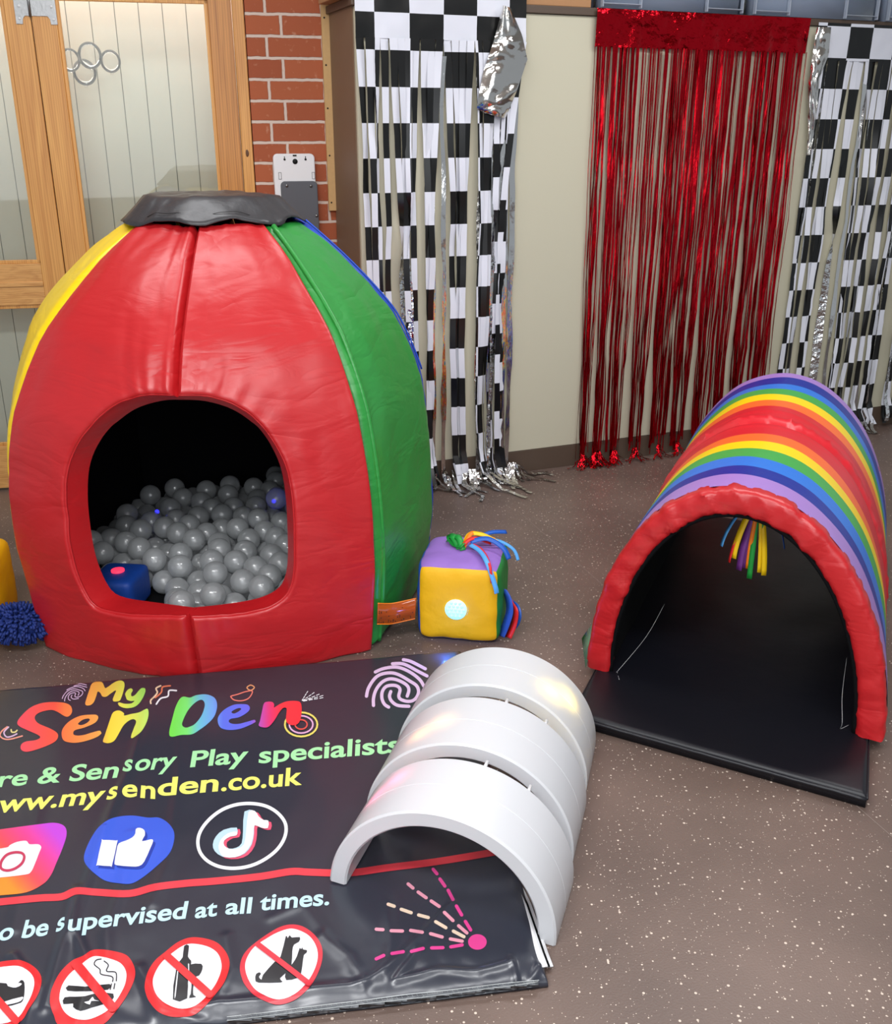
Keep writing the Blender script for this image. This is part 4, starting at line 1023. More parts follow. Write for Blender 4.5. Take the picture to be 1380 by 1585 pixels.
mb = MB(); mb.tube([mp_(k/40, -0.002, 0.026+0.0015*nz(k*.6), 0) for k in range(41)], 0.0048, 8); mb.tube([mp_(-0.001, k/20*.3, 0.026, 0) for k in range(21)], 0.003, 6); mb.tube([mp_(1.001, k/20*.3, 0.026, 0) for k in range(21)], 0.003, 6)
mb.build('piping', M['black_mat'], mat_o)
# ribbons hanging inside the arch
tas = thing('ribbon_tassel', 'tassel of coloured ribbons hanging inside the rainbow tunnel mouth', 'tassel', arch_pt(PI/2, .16, TT))
base = arch_pt(PI*0.52, .16, TT+.005)
for n_, dx, ln, w_, sp_ in (('lightblue', -.030, .115, .010, -.06), ('yellow', -.010, .14, .012, -.045), ('purple', -.012, .165, .012, -.02), ('red', -.022, .150, .006, -.04), ('green', .000, .182, .010, .0), ('orange', .004, .16, .008, -.015),
                            ('yellow', .012, .170, .010, .028), ('yellow', .010, .165, .008, .015), ('purple', .002, .16, .012, -.03), ('blue', .05, .10, .010, .03), ('blue', .07, .08, .012, .02), ('green', .018, .12, .006, .01)):
    mb = MB(); pts = [base+TU*(.006+dx*.5+sp_*.8*math.sin(u*1.6)+dx*.6*u)-TV*(0.01*math.sin(u*3+dx*50)+.02*u)+Vector((0, 0, -ln*1.22*u+0.006)) for u in [k/12 for k in range(13)]]
    ribbon(mb, pts, w_*1.35, lambda u, dx=dx: (TU*math.cos(dx*30)+TV*math.sin(dx*30))); mb.build('ribbon', RIB[n_], tas, solid=0.0008)
# loose white threads and a scrap of pale green film
for pxs, z0, lab in (([(1310, 1018), (1303, 1075), (1303, 1118), (1300, 1128), (1313, 1122)], .05, 'right'), ([(1028, 935), (1000, 985), (958, 1036), (955, 1040), (958, 1052)], .05, 'left')):
    mb = MB(); pts = []
    for k, (x, y) in enumerate(pxs):
        z = lerp(.17, .040, min(1, k/3)); pts.append(tuple(fl(x, y, z)))
    mb.tube([Vector(q) for q in smooth_loop(pts, 5, closed=False)], 0.0004, 5)
    mb.build('loose_thread', M['thread'], tun)
mb = MB(); tri = [fl(920, 960, .14), fl(900, 988, .09), fl(906, 1034, .042), fl(916, 1000, .09)]; mb.face([mb.v(q) for q in tri]); o = mb.build('film_tab', M['green_pvc'], tun, solid=0.001)

# ---------------- white arches ----------------
def white_arch(R0, L0, Ln, left_z, Rr, th, lab, glow, seedc, dirv, lean=0.0):
    """R0 = foot of the front right corner; arch of radius Rr, runs back along dirv"""
    u = Vector((dirv[1], -dirv[0], 0)).normalized(); v = Vector((dirv[0], dirv[1], 0)).normalized()
    C = R0-u*Rr
    rz = math.atan2(u.y, u.x)
    tilt = math.atan2(left_z, 2*Rr)
    t = thing('light_arch', lab, 'arch', C, rz, 'white plastic arches on the printed mat')
    def P(a, r, y):
        x = -r*math.cos(a); z = r*math.sin(a)*1.0
        q = Vector((x, z)); # rotate a little about the right foot so the left foot rests on the mat
        dx = x-Rr; x2 = Rr+dx*math.cos(tilt)-z*math.sin(-tilt)*-1*0+0; z2 = z+(-dx)*math.sin(tilt)
        x2 = Rr+dx*math.cos(tilt)+z*math.sin(tilt)
        return C+u*x2+v*(y+lean*0)+Vector((0, 0, z2+0.001))
    mb = MB(); n = 96; bv = 0.004
    prof = [(Rr-bv, 0), (Rr, bv), (Rr, Ln*.25), (Rr, Ln*.5-.0012), (Rr-.0012, Ln*.5), (Rr, Ln*.5+.0012), (Rr, Ln*.75), (Rr, Ln-bv), (Rr-bv, Ln), (Rr-th+bv, Ln), (Rr-th, Ln-bv), (Rr-th, Ln*.66), (Rr-th, Ln*.33), (Rr-th, bv), (Rr-th+bv, 0)]
    g = [[mb.v(P(PI*i/n, r, y)) for r, y in prof] for i in range(n+1)]
    m_ = len(prof)
    for i in range(n):
        for j in range(m_): mb.face([g[i][j], g[i][(j+1) % m_], g[i+1][(j+1) % m_], g[i+1][j]])
    f = mb.face(g[0]); f2 = mb.face(g[n][::-1])
    bmesh.ops.recalc_face_normals(mb.bm, faces=mb.bm.faces)
    mb.build('shell', M['arch'], t)
    # coloured lamp inside the hollow shell
    a, y, col, pw = glow
    for k in range(2):
        ld = bpy.data.lights.new('arch_lamp', 'SPOT'); ld.energy = pw; ld.color = col; ld.shadow_soft_size = 0.004; ld.spot_size = math.radians(140); ld.spot_blend = 1.0
        lo = bpy.data.objects.new('arch_lamp', ld); COL.objects.link(lo); aa = a+.20*(k-.5); yy = y+.03*(k-.5)
        lo.location = P(aa, Rr-th+.004, yy); dd = P(aa, Rr, yy)-P(aa, Rr-th, yy); lo.rotation_euler = dd.to_track_quat('-Z', 'Y').to_euler()
    # clear clip that joins it to the next arch
    if seedc:
        for aa in (PI*.53, PI*.68):
            mb = MB(); q0 = P(aa, Rr-th*.5, Ln-.01); q1 = P(aa, Rr-th*.5, Ln+.035)
            mb.tube([q0, q1], 0.004, 8); mb.build('joining_pin', M['white_plastic'], t)
    return t
white_arch(fl(859, 1466, 0), 0, .183, .034, .2345, .036, 'white plastic half-round arch nearest the camera, glowing pink at its left side', (PI*.25, .12, (1, .10, .25), 0.35), True, (.302, .953))
white_arch(fl(886, 1336, 0), 0, .195, .034, .2345, .036, 'white plastic half-round arch in the middle of the three, glowing orange at upper left', (PI*.33, .08, (1, .38, .10), 0.30), True, (.27, .963))
white_arch(Vector((.331, 1.957, 0)), 0, .188, .034, .2345, .036, 'white plastic half-round arch farthest from the camera, glowing yellow at its right side', (PI*.70, .09, (1, .70, .08), 0.8), False, (.25, .968))

# ---------------- printed mat ----------------
BZ = 0.030
cTL, cTR, cBR, cBL = fl(-300, 1092, BZ), fl(716, 1005, BZ), fl(848, 1529, 0), fl(-300, 1668, 0)
def edge_d(p):
    """distances inside the four sides: back, right, front, left"""
    out = []
    for a, b_ in ((cTL, cTR), (cTR, cBR), (cBR, cBL), (cBL, cTL)):
        d = Vector((b_.x-a.x, b_.y-a.y)); d.normalize(); q = Vector((p.x-a.x, p.y-a.y)); out.append(-(d.x*q.y-d.y*q.x))
    return out
CREASES = [([(232, 1085), (205, 1180), (170, 1260), (130, 1380), (98, 1460), (70, 1560)], .006, .012), ([(118, 1375), (112, 1430), (140, 1500), (120, 1580)], .005, .010),
           ([(285, 1080), (278, 1200), (262, 1330), (235, 1400)], .003, .014), ([(205, 1290), (190, 1370), (165, 1440), (168, 1560)], .004, .012),
           ([(700, 1400), (640, 1460), (600, 1500), (560, 1522), (480, 1530), (400, 1545), (300, 1555)], .006, .010), ([(648, 1470), (612, 1515), (680, 1500), (740, 1502), (790, 1490)], .005, .007),
           ([(600, 1395), (605, 1460), (592, 1510)], .0035, .012), ([(790, 1482), (800, 1512)], .004, .006), ([(836, 1490), (820, 1515)], .004, .008),
           ([(500, 1450), (540, 1480), (560, 1520)], .004, .014), ([(350, 1450), (360, 1500), (330, 1560)], .003, .012), ([(60, 1240), (40, 1340), (20, 1440)], .003, .014),
           ([(420, 1420), (470, 1400), (500, 1440)], .002, .012), ([(20, 1480), (60, 1530), (40, 1585)], .005, .01), ([(215, 1500), (250, 1560), (330, 1585)], .006, .012)]
CR = [([fl(x, y, BZ) for x, y in pts], h_, w_) for pts, h_, w_ in CREASES]
def surf(x, y):
    p = Vector((x, y, 0)); z = BZ
    dm = edge_d(p)
    z += 0.0022*nz(x*5, y*5, 1)+0.0012*nz(x*14, y*9, 4)
    fr = math.exp(-max(0, dm[2])/.10)
    z += fr*0.004*nz(x*24+y*10, y*16, 7)
    for pts, h_, w_ in CR:
        best = 9
        for i in range(len(pts)-1):
            a, b_ = pts[i], pts[i+1]; dx, dy = b_.x-a.x, b_.y-a.y; L2 = dx*dx+dy*dy
            t = max(0, min(1, ((x-a.x)*dx+(y-a.y)*dy)/L2)); d = math.hypot(x-a.x-dx*t, y-a.y-dy*t); best = min(best, d)
        if best < 3*w_: z += h_*math.exp(-(best/w_)**2)
    e = min(dm[1], dm[2]*.42, dm[0]*2+.01)
    if e < .03: z -= (BZ-.006)*(1-math.sqrt(max(0, 1-(1-max(0, e)/.03)**2)))
    return z
pm = thing('printed_mat', 'black printed vinyl floor mat with rainbow lettering, icons and warning symbols', 'mat', (-0.5, 2.0, 0))
mb = MB(); NU, NV = 330, 240
cosd = lambda t: t
def bq(u, v):
    a = cBL.lerp(cBR, u); b_ = cTL.lerp(cTR, u); p = a.lerp(b_, v); return Vector((p.x, p.y, surf(p.x, p.y)))
def uw(i): t = i/NU; return 1-(1-t)**1.25
def vw(j): t = j/NV; return t**1.3
gt = [[mb.v(bq(uw(i), vw(j))) for i in range(NU+1)] for j in range(NV+1)]
for j in range(NV):
    for i in range(NU): mb.face([gt[j][i], gt[j][i+1], gt[j+1][i+1], gt[j+1][i]])
lp = [gt[0][i] for i in range(NU+1)]+[gt[j][NU] for j in range(1, NV+1)]+[gt[NV][i] for i in range(NU-1, -1, -1)]+[gt[j][0] for j in range(NV-1, 0, -1)]
lo_ = [mb.v(Vector((q.co.x, q.co.y, 0.0012))) for q in lp]
for i in range(len(lp)): mb.face([lp[i], lo_[i], lo_[(i+1) % len(lp)], lp[(i+1) % len(lp)]])
mb.face(lo_[::-1])
M['mat_vinyl'] = mat('printed_mat_vinyl', rgb(45, 48, 59), 0.30, bump=.12, bscale=7, coat=.3, bdist=.012)
mb.build('vinyl_cover', M['mat_vinyl'], pm)
# pale backing layers that show along the right side
for off, m_, z_ in ((0.0, 'white_plastic', .010), (-.006, 'lining', .018), (-.010, 'white_plastic', .023)):
    mb = MB(); pts = [fl(x, y, z_) for x, y in ((803, 1362), (822, 1400), (836, 1440), (848, 1475), (856, 1496))]
    inn = [p-Vector((.03, 0.004, 0)) for p in pts]
    pts = [p+Vector((off, 0, 0)) for p in pts]
    vs = [mb.v(p) for p in pts]; vi = [mb.v(p) for p in inn]
    for i in range(4): mb.face([vs[i], vs[i+1], vi[i+1], vi[i]])
    mb.build('backing_layer', M[m_], pm, solid=0.002)

# --- printed artwork: drawn as flat shapes that lie on the vinyl ---
EPS = [0.0009]
def on_mat(px, py, lay):
    z = BZ
    for _ in range(4):
        p = fl(px, py, z); z = surf(p.x, p.y)
    p = fl(px, py, z+EPS[0]*(1+lay)); return Vector((p.x, p.y, z+EPS[0]*(1+lay)))
class Art:
    def __init__(s): s.bm = bmesh.new(); s.colv = []
    def fill(s, loops, col, lay=0, cell=5.0):
        """2-D even-odd fill of closed loops (photo pixels), cut into small cells so that it follows the folds"""
        cu_ = bpy.data.curves.new('tmp', 'CURVE'); cu_.dimensions = '2D'; cu_.fill_mode = 'BOTH'
        for L in loops:
            sp_ = cu_.splines.new('POLY'); sp_.points.add(len(L)-1); sp_.use_cyclic_u = True
            for q, (x, y) in zip(sp_.points, L): q.co = (x/100, -y/100, 0, 1)
        s._take(cu_, col, lay, cell, lambda x, y: (x*100, -y*100))
    def _take(s, data, col, lay, cell, f):
        ob = bpy.data.objects.new('tmp', data); COL.objects.link(ob)
        dg = bpy.context.evaluated_depsgraph_get(); dg.update()
        me = bpy.data.meshes.new_from_object(ob.evaluated_get(dg))
        b = bmesh.new(); b.from_mesh(me)
        bpy.data.objects.remove(ob); bpy.data.meshes.remove(me)
        for v in b.verts: x, y = f(v.co.x, v.co.y); v.co = (x, y, 0)
        if b.verts:
            xs = [v.co.x for v in b.verts]; ys = [v.co.y for v in b.verts]
            for k in range(math.floor(min(xs)/cell)+1, math.ceil(max(xs)/cell)):
                bmesh.ops.bisect_plane(b, geom=b.verts[:]+b.edges[:]+b.faces[:], plane_co=(k*cell, 0, 0), plane_no=(1, 0, 0))
            for k in range(math.floor(min(ys)/cell)+1, math.ceil(max(ys)/cell)):
                bmesh.ops.bisect_plane(b, geom=b.verts[:]+b.edges[:]+b.faces[:], plane_co=(0, k*cell, 0), plane_no=(0, 1, 0))
        mp = {}
        for v in b.verts:
            nv_ = s.bm.verts.new(on_mat(v.co.x, v.co.y, lay)); mp[v] = nv_; c_ = col(v.co.x, v.co.y) if callable(col) else col; s.colv.append(tuple(q*.84 for q in c_[:3])+(1,))
        for fc in b.faces:
            try:
                q = s.bm.faces.new([mp[v] for v in fc.verts]); q.smooth = True
                q.normal_update()
                if q.normal.z < 0: q.normal_flip()
            except ValueError: pass
        b.free()
    def poly(s, pts, col, lay=0, sm_=5, holes=()):
        s.fill([smooth_loop(pts, sm_) if sm_ else pts]+[smooth_loop(h_, sm_ or 1) for h_ in holes], col, lay)
    def stroke(s, pts, w, col, lay=0, closed=False, sm_=5):
        p = smooth_loop(pts, sm_, closed=closed) if sm_ else list(pts)
        if closed:
            n = len(p); o, i_ = [], []
            for k in range(n):
                dx = p[(k+1) % n][0]-p[k-1][0]; dy = p[(k+1) % n][1]-p[k-1][1]; l = math.hypot(dx, dy) or 1
                o.append((p[k][0]-dy/l*w/2, p[k][1]+dx/l*w/2)); i_.append((p[k][0]+dy/l*w/2, p[k][1]-dx/l*w/2))
            s.fill([o, i_], col, lay); return
        a, b_ = [], []; n = len(p)
        for k in range(n):
            dx = p[min(k+1, n-1)][0]-p[max(k-1, 0)][0]; dy = p[min(k+1, n-1)][1]-p[max(k-1, 0)][1]; l = math.hypot(dx, dy) or 1
            a.append((p[k][0]-dy/l*w/2, p[k][1]+dx/l*w/2)); b_.append((p[k][0]+dy/l*w/2, p[k][1]-dx/l*w/2))
        def capp(c, d0):   # half circle
            return [(c[0]+math.cos(d0+PI*t/6)*w/2, c[1]+math.sin(d0+PI*t/6)*w/2) for t in range(1, 6)]
        ae = math.atan2(b_[-1][1]-p[-1][1], b_[-1][0]-p[-1][0]); as_ = math.atan2(a[0][1]-p[0][1], a[0][0]-p[0][0])
        s.fill([b_+capp(p[-1], ae)+a[::-1]+capp(p[0], as_)], col, lay)
    def ell(s, cx, cy, rx, ry, col, lay=0, rot=0.0, n=32):
        s.fill([[(cx+rx*math.cos(t)*math.cos(rot)-ry*math.sin(t)*math.sin(rot), cy+rx*math.cos(t)*math.sin(rot)+ry*math.sin(t)*math.cos(rot)) for t in [2*PI*k/n for k in range(n)]]], col, lay)
    def text(s, body, x0, y0, x1, y1, capL, capR, slL, slR, col, lay=0, bold=0.022):
        """baseline from (x0,y0) to (x1,y1); cap height px and slant px at both ends"""
        c = bpy.data.curves.new('tmp', 'FONT'); c.body = body; c.size = 1.0; c.offset = bold; c.resolution_u = 6
        ob = bpy.data.objects.new('tmp', c); COL.objects.link(ob); dg = bpy.context.evaluated_depsgraph_get(); dg.update()
        me = bpy.data.meshes.new_from_object(ob.evaluated_get(dg)); xs = [v.co.x for v in me.vertices]; bpy.data.objects.remove(ob); bpy.data.meshes.remove(me)
        a, b_ = min(xs), max(xs); CAP = 0.69
        def f(x, y):
            u = (x-a)/(b_-a); v = y/CAP
            return (lerp(x0, x1, u)+v*lerp(slL, slR, u), lerp(y0, y1, u)-v*lerp(capL, capR, u))
        s._take(c, col, lay, 5.0, f)
    def done(s, name, label=None):
        me = bpy.data.meshes.new(name); s.bm.to_mesh(me)
        ca = me.color_attributes.new('ink', 'FLOAT_COLOR', 'POINT')
        for i, c in enumerate(s.colv): ca.data[i].color = c
        s.bm.free(); me.materials.append(M['ink']); o = bpy.data.objects.new(name, me); COL.objects.link(o)
        o.parent = pm; o.matrix_parent_inverse = world_of(pm).inverted()
        if label: o['label'] = label
        return o
def Z(pts, ox, oy, k): return [(ox+x*k, oy+y*k) for x, y in pts]
def ramp(stops):
    def f(x, y):
        t = x
        if t <= stops[0][0]: return rgb(*stops[0][1])
        for i in range(len(stops)-1):
            if t <= stops[i+1][0]:
                q = (t-stops[i][0])/(stops[i+1][0]-stops[i][0]); return rgb(*[lerp(stops[i][1][k], stops[i+1][1][k], q) for k in range(3)])
        return rgb(*stops[-1][1])
    return f
WHITE = rgb(245, 245, 250); BLACK = rgb(40, 40, 44)
rb = ramp([(27, (255, 80, 100)), (85, (255, 92, 72)), (100, (255, 130, 72)), (150, (250, 170, 84)), (170, (255, 222, 70)), (185, (255, 228, 80)), (228, (200, 240, 110)), (262, (120, 232, 80)), (290, (125, 235, 120)), (308, (110, 200, 225)), (332, (115, 165, 245)), (345, (95, 120, 240)), (385, (110, 110, 240)), (400, (190, 90, 200)), (418, (235, 60, 120)), (435, (255, 60, 70)), (465, (255, 55, 65))])
rb2 = ramp([(132, (255, 165, 80)), (160, (250, 190, 80)), (190, (235, 235, 90)), (222, (160, 228, 100))])
ka, kb = .2029, .2029
A = Art()
A.poly(Z([(500,390),(430,350),(380,340),(300,360),(265,395),(290,440),(380,480),(430,510),(443,540),(420,580),(340,620),(230,655),(180,655),(157,632),(165,600),(200,580),(270,570),(305,552),(290,530),(200,490),(150,465),(132,440),(150,400),(220,330),(290,295),(370,280),(480,283),(535,305),(550,345),(535,380)], 0, 1030, ka), rb)
A.poly(Z([(770,508),(755,498),(690,515),(640,530),(590,535),(560,525),(570,495),(640,475),(720,440),(748,405),(740,380),(700,375),(610,385),(530,425),(480,480),(470,530),(490,575),(560,590),(640,580),(730,550),(770,522)], 0, 1030, ka), rb, holes=[Z([(595,445),(630,415),(670,405),(685,415),(660,440),(620,455)], 0, 1030, ka)])
A.poly(Z([(785,575),(800,530),(830,440),(855,370),(880,348),(915,345),(945,365),(948,382),(1000,370),(1060,358),(1110,333),(1128,335),(1132,380),(1115,440),(1080,500),(1040,535),(1005,555),(1000,535),(1020,480),(1038,430),(1020,410),(985,420),(940,460),(900,530),(870,575),(830,592),(795,588)], 0, 1030, ka), rb)
A.poly(Z([(108,525),(110,490),(130,410),(155,320),(185,260),(215,238),(265,245),(310,228),(380,220),(435,235),(465,265),(472,320),(450,390),(400,445),(340,490),(280,525),(200,530),(140,543),(115,540)], 240, 1030, kb), rb, holes=[Z([(205,450),(225,390),(260,330),(310,280),(350,262),(372,275),(378,310),(355,380),(310,440),(270,465),(230,474)], 240, 1030, kb)])
A.poly(Z([(765,425),(755,415),(700,430),(640,445),(590,445),(562,430),(575,408),(640,395),(700,360),(722,330),(710,303),(670,295),(600,300),(530,335),(485,385),(478,430),(500,475),(560,492),(640,485),(710,460),(760,435)], 240, 1030, kb), rb, holes=[Z([(582,355),(610,335),(645,325),(655,335),(630,355),(600,367)], 240, 1030, kb)])
A.poly(Z([(790,455),(800,420),(815,350),(830,290),(860,276),(895,280),(908,300),(908,320),(950,295),(1000,275),(1060,270),(1105,280),(1117,320),(1115,370),(1105,420),(1080,450),(1040,455),(1010,440),(998,410),(1003,350),(1000,325),(975,325),(945,360),(915,410),(880,455),(850,473),(810,470)], 240, 1030, kb), rb, lay=2)
A.poly(Z([(650,290),(660,250),(680,190),(700,140),(740,122),(780,130),(800,170),(820,165),(870,130),(910,115),(940,122),(950,150),(940,200),(925,245),(910,270),(870,275),(860,260),(870,230),(885,190),(850,210),(810,238),(780,235),(765,210),(745,200),(735,230),(715,280),(690,302),(660,305)], 0, 1030, ka), rb2)
A.poly(Z([(960,240),(955,215),(975,185),(1000,175),(1012,190),(1000,215),(1005,235),(1030,225),(1060,190),(1080,173),(1105,175),(1108,200),(1090,245),(1060,290),(1020,318),(960,326),(915,312),(900,292),(910,282),(950,292),(1000,290),(1025,270),(1000,272),(970,262)], 0, 1030, ka), rb2)
A.done('logo_lettering', 'rainbow brush lettering')
lil = rgb(225, 190, 225); A = Art()
FING = ([(645,162),(720,178),(800,215),(905,270)], [(515,210),(620,208),(700,235),(800,290),(925,355)], [(312,308),(400,270),(520,250),(620,262),(740,320),(840,400),(890,480)],
        [(207,595),(230,500),(300,390),(380,335),(500,318),(600,345),(720,415),(800,470),(825,540),(800,610),(750,650),(680,655),(610,630),(590,590),(605,520),(580,480),(520,465),(440,480),(395,540),(390,620),(420,690),(470,725)],
        [(290,705),(290,620),(320,520),(390,430),(480,390),(580,405),(680,460),(710,520),(690,595)], [(495,540),(480,600),(510,660),(580,705),(710,715)])
for L in FING: A.stroke(Z([(568+(x-560)*.25+(y-430)*-.03, 200+(y-430)*.21-(x-560)*.05) for x, y in L], 0, 1030, ka), 1.25, lil)
A.done('fingerprint_doodle'); A = Art()
for L, c_ in (([(55,468),(15,500),(0,535),(30,560),(80,562),(170,538)], rgb(245,160,140)), ([(65,470),(30,510),(50,545),(90,540),(128,522)], lil), ([(85,490),(90,508),(115,508),(130,495)], rgb(240,225,150))):
    A.stroke(Z(L, 0, 1030, ka), 2.2, c_)
A.done('arc_doodle'); A = Art()
for L, c_ in (([(1225,155),(1190,175),(1200,205),(1180,235),(1150,265),(1150,290)], rgb(245,215,180)), ([(1298,155),(1240,165),(1230,205),(1185,245)], rgb(230,130,95)), ([(1345,192),(1290,192),(1280,235),(1225,252),(1192,295)], WHITE)):
    A.stroke(Z(L, 0, 1030, ka), 2.4, c_)
A.done('wave_doodle'); A = Art()
cor = rgb(240, 130, 115)
A.stroke(Z([(578,240),(600,262),(650,270),(700,258),(730,230),(740,195),(690,200),(630,220),(585,232)], 240, 1030, kb), 1.8, cor, closed=True)
A.stroke(Z([(700,170),(728,150),(757,168),(728,190)], 240, 1030, kb), 1.8, rgb(240,170,120), closed=True)
A.done('rocker_doodle'); A = Art()
for rx, ry, c_, w_ in ((124, 92, rgb(240,225,110), 2.8), (90, 66, rgb(235,180,220), 2.4), (46, 36, rgb(232,90,80), 2.2)):
    A.stroke([(240+kb*(1113+rx*math.cos(t)), 1030+kb*(450+ry*math.sin(t))) for t in [2*PI*k/24 for k in range(24)]], w_, c_, closed=True, sm_=0 or 1, lay=1)
A.done('ring_doodle'); A = Art()
for x, y in ((1165,195), (1215,205), (1255,218), (1285,228), (1285,245)):
    for q in range(4):
        u0, u1 = .1+q*.24, .1+q*.24+.15; A.stroke(Z([(lerp(1115, x, u0), lerp(275, y, u0)), (lerp(1115, x, u1), lerp(275, y, u1))], 240, 1030, kb), 1.1, WHITE, sm_=1)
A.done('spray_doodle')
GR = rgb(176, 240, 178); YL = rgb(250, 250, 120); LB = rgb(200, 236, 246)
A = Art()
A.text('re & Sen', -4, 1218, 181, 1203, 24, 25, 7, 7, GR); A.text('s', 189, 1193, 203, 1193, 25, 26, 8, 5, GR); A.text('ory', 207, 1193, 269, 1188, 25, 25, 7, 8, GR)
A.text('Play', 294, 1187, 382, 1180, 24, 25, 4, 4, GR); A.text('specialists', 400, 1181, 619, 1164, 25, 26, 2, 1, GR)
A.done('slogan_lettering', 'pale green lettering')
A = Art()
A.text('ww.my', -6, 1258, 158, 1242, 27, 27, 9, 9, YL); A.text('s', 164, 1238, 180, 1234, 27, 27, 9, 5, YL); A.text('e', 188, 1233, 212, 1233, 27, 27, 3, 2, YL); A.text('n', 217, 1234, 240, 1236, 27, 27, 2, 1, YL)
A.text('den', 243, 1232, 337, 1224, 27, 27, 3, 3, YL); A.text('.co.uk', 342, 1224, 467, 1214, 26, 27, 2, 2, YL)
A.done('web_address_lettering', 'pale yellow lettering')
A = Art()
A.text('o be', -4, 1456, 73, 1447, 27, 27, 8, 6, LB); A.text('s', 86, 1443, 99, 1436, 27, 27, 6, 3, LB); A.text('upervised', 104, 1441, 287, 1421, 26, 26, 4, 5, LB)
A.text('at', 301, 1421, 335, 1417, 24, 24, 3, 3, LB); A.text('all', 348, 1415, 388, 1413, 24, 24, 3, 3, LB); A.text('times.', 401, 1409, 509, 1400, 24, 25, 3, 2, LB)
A.done('warning_lettering', 'pale blue lettering')
A = Art(); RD = rgb(240, 66, 78)
A.stroke([(-60,1402),(0,1396),(60,1390),(95,1388),(118,1379),(150,1381),(200,1383),(240,1373),(290,1367),(330,1364),(400,1357),(450,1349),(480,1350),(540,1351),(600,1343),(680,1333),(770,1318)], 11, RD)
A.done('divider_line', 'red line')
kc = .2029
A = Art()
def insta(x, y):
    t = max(0, min(1, (x+(1330-y)*.9+20)/140)); q = [(255, 150, 50), (255, 80, 90), (250, 70, 150), (205, 75, 225)]; k = min(2, int(t*3)); f = t*3-k
    return rgb(*[lerp(q[k][c], q[k+1][c], f) for c in range(3)])
A.poly(Z([(-260,300),(0,265),(300,225),(420,215),(490,240),(508,300),(480,400),(430,520),(390,610),(330,680),(200,745),(0,768),(-260,790),(-320,560)], 0, 1230, kc), insta)
A.poly(Z([(-100,430),(0,412),(60,400),(75,385),(130,360),(200,352),(225,378),(290,378),(315,400),(300,440),(265,530),(235,590),(190,610),(0,632),(-120,640),(-140,520)], 0, 1230, kc), WHITE, 1, 3)
A.stroke(Z([(8,560),(10,510),(50,460),(110,440),(165,445),(185,475),(165,525),(110,565),(50,578)], 0, 1230, kc), 4, rgb(205, 60, 95), 2, closed=True)
A.done('camera_icon', 'pink and orange camera icon')
A = Art()
A.poly(Z([(640,490),(650,430),(690,340),(750,250),(830,190),(920,165),(1020,160),(1130,175),(1210,175),(1280,215),(1325,280),(1325,360),(1290,450),(1200,540),(1090,630),(1000,678),(900,675),(800,655),(720,600),(660,540)], 0, 1230, kc), rgb(62, 98, 222))
cuff = [(785,345),(885,350),(893,365),(855,535),(840,545),(745,538),(738,525),(775,355)]; hand = [(905,372),(960,350),(1010,325),(1032,295),(1035,262),(1065,252),(1100,270),(1105,310),(1082,355),(1150,340),(1168,352),(1150,400),(1100,510),(1060,545),(1000,548),(890,538),(873,515),(890,420)]
for q in (cuff, hand):
    A.poly(Z([(x+17, y+19) for x, y in q], 0, 1230, kc), rgb(35, 62, 170), 1, 2); A.poly(Z(q, 0, 1230, kc), WHITE, 2, 2)
A.done('thumbs_up_icon', 'blue thumbs up icon')
kd = .1739
A = Art()
A.stroke(Z([(150,470),(180,370),(260,270),(370,190),(500,145),(640,137),(770,165),(870,230),(930,320),(925,430),(860,540),(750,630),(620,690),(480,713),(350,700),(240,650),(170,570)], 280, 1220, kd), 5.2, WHITE, closed=True)
note = [(565,207),(658,203),(690,250),(735,283),(777,288),(773,355),(710,350),(655,330),(650,400),(630,500),(570,580),(480,615),(370,610),(300,560),(283,500),(310,430),(380,370),(497,350),(493,420),(440,430),(385,465),(385,510),(430,538),(490,530),(540,490),(552,380)]
A.poly(Z([(x+26, y+14) for x, y in note], 280, 1220, kd), rgb(235, 90, 120), 0, 2); A.poly(Z(note, 280, 1220, kd), rgb(195, 225, 240), 1, 2); 
note2 = [(600,212),(658,203),(690,250),(735,283),(777,288),(773,355),(710,350),(655,330),(645,400),(622,500),(560,580),(480,615),(385,612),(345,570),(335,510),(360,450),(420,400),(497,385),(493,420),(440,430),(385,465),(385,510),(430,540),(500,538),(560,500),(580,380)]
A.poly(Z(note2, 280, 1220, kd), WHITE, 2, 2)
A.done('music_note_icon', 'white ring with music note')
kf = .2174
def sign(outer, inner, bar, bw, ox, oy, k, black=(), white=(), strokes=(), sw=2.0, nm='', red=rgb(232, 48, 52)):
    A = Art(); A.poly(Z(outer, ox, oy, k), red); A.poly(Z(inner, ox, oy, k), WHITE, 1)
    for q in black: A.poly(Z(q, ox, oy, k), BLACK, 2, 2)
    for q in white: A.poly(Z(q, ox, oy, k), WHITE, 3, 2)
    for q in strokes: A.stroke(Z(q, ox, oy, k), sw, BLACK, 2)
    A.stroke(Z(bar, ox, oy, k), bw, red, 4, sm_=1)
    A.done(nm)
sign([(18,570),(40,480),(90,400),(160,340),(250,270),(340,235),(440,240),(530,270),(590,330),(620,400),(615,470),(580,560),(520,640),(450,720),(370,785),(280,800),(190,795),(110,760),(50,690),(25,630)],
     [(75,560),(90,490),(140,410),(220,340),(310,285),(400,283),(490,310),(545,360),(565,440),(545,520),(500,600),(420,690),(340,735),(250,738),(160,700),(100,640)], [(175,365),(478,638)], 12, 220, 1400, kf,
     black=[[(298,295),(333,293),(325,370),(348,400),(345,430),(330,470),(325,560),(318,668),(218,675),(240,470),(260,410),(288,375)], [(335,428),(420,422),(428,460),(405,505),(372,520),(362,600),(365,645),(385,658),(315,665),(345,640),(352,520),(330,470)]],
     white=[[(326,425),(334,425),(334,470),(350,515),(345,600),(335,660),(322,668),(328,560),(330,490)], [(250,475),(256,475),(238,650),(230,650)]], nm='no_alcohol_symbol')
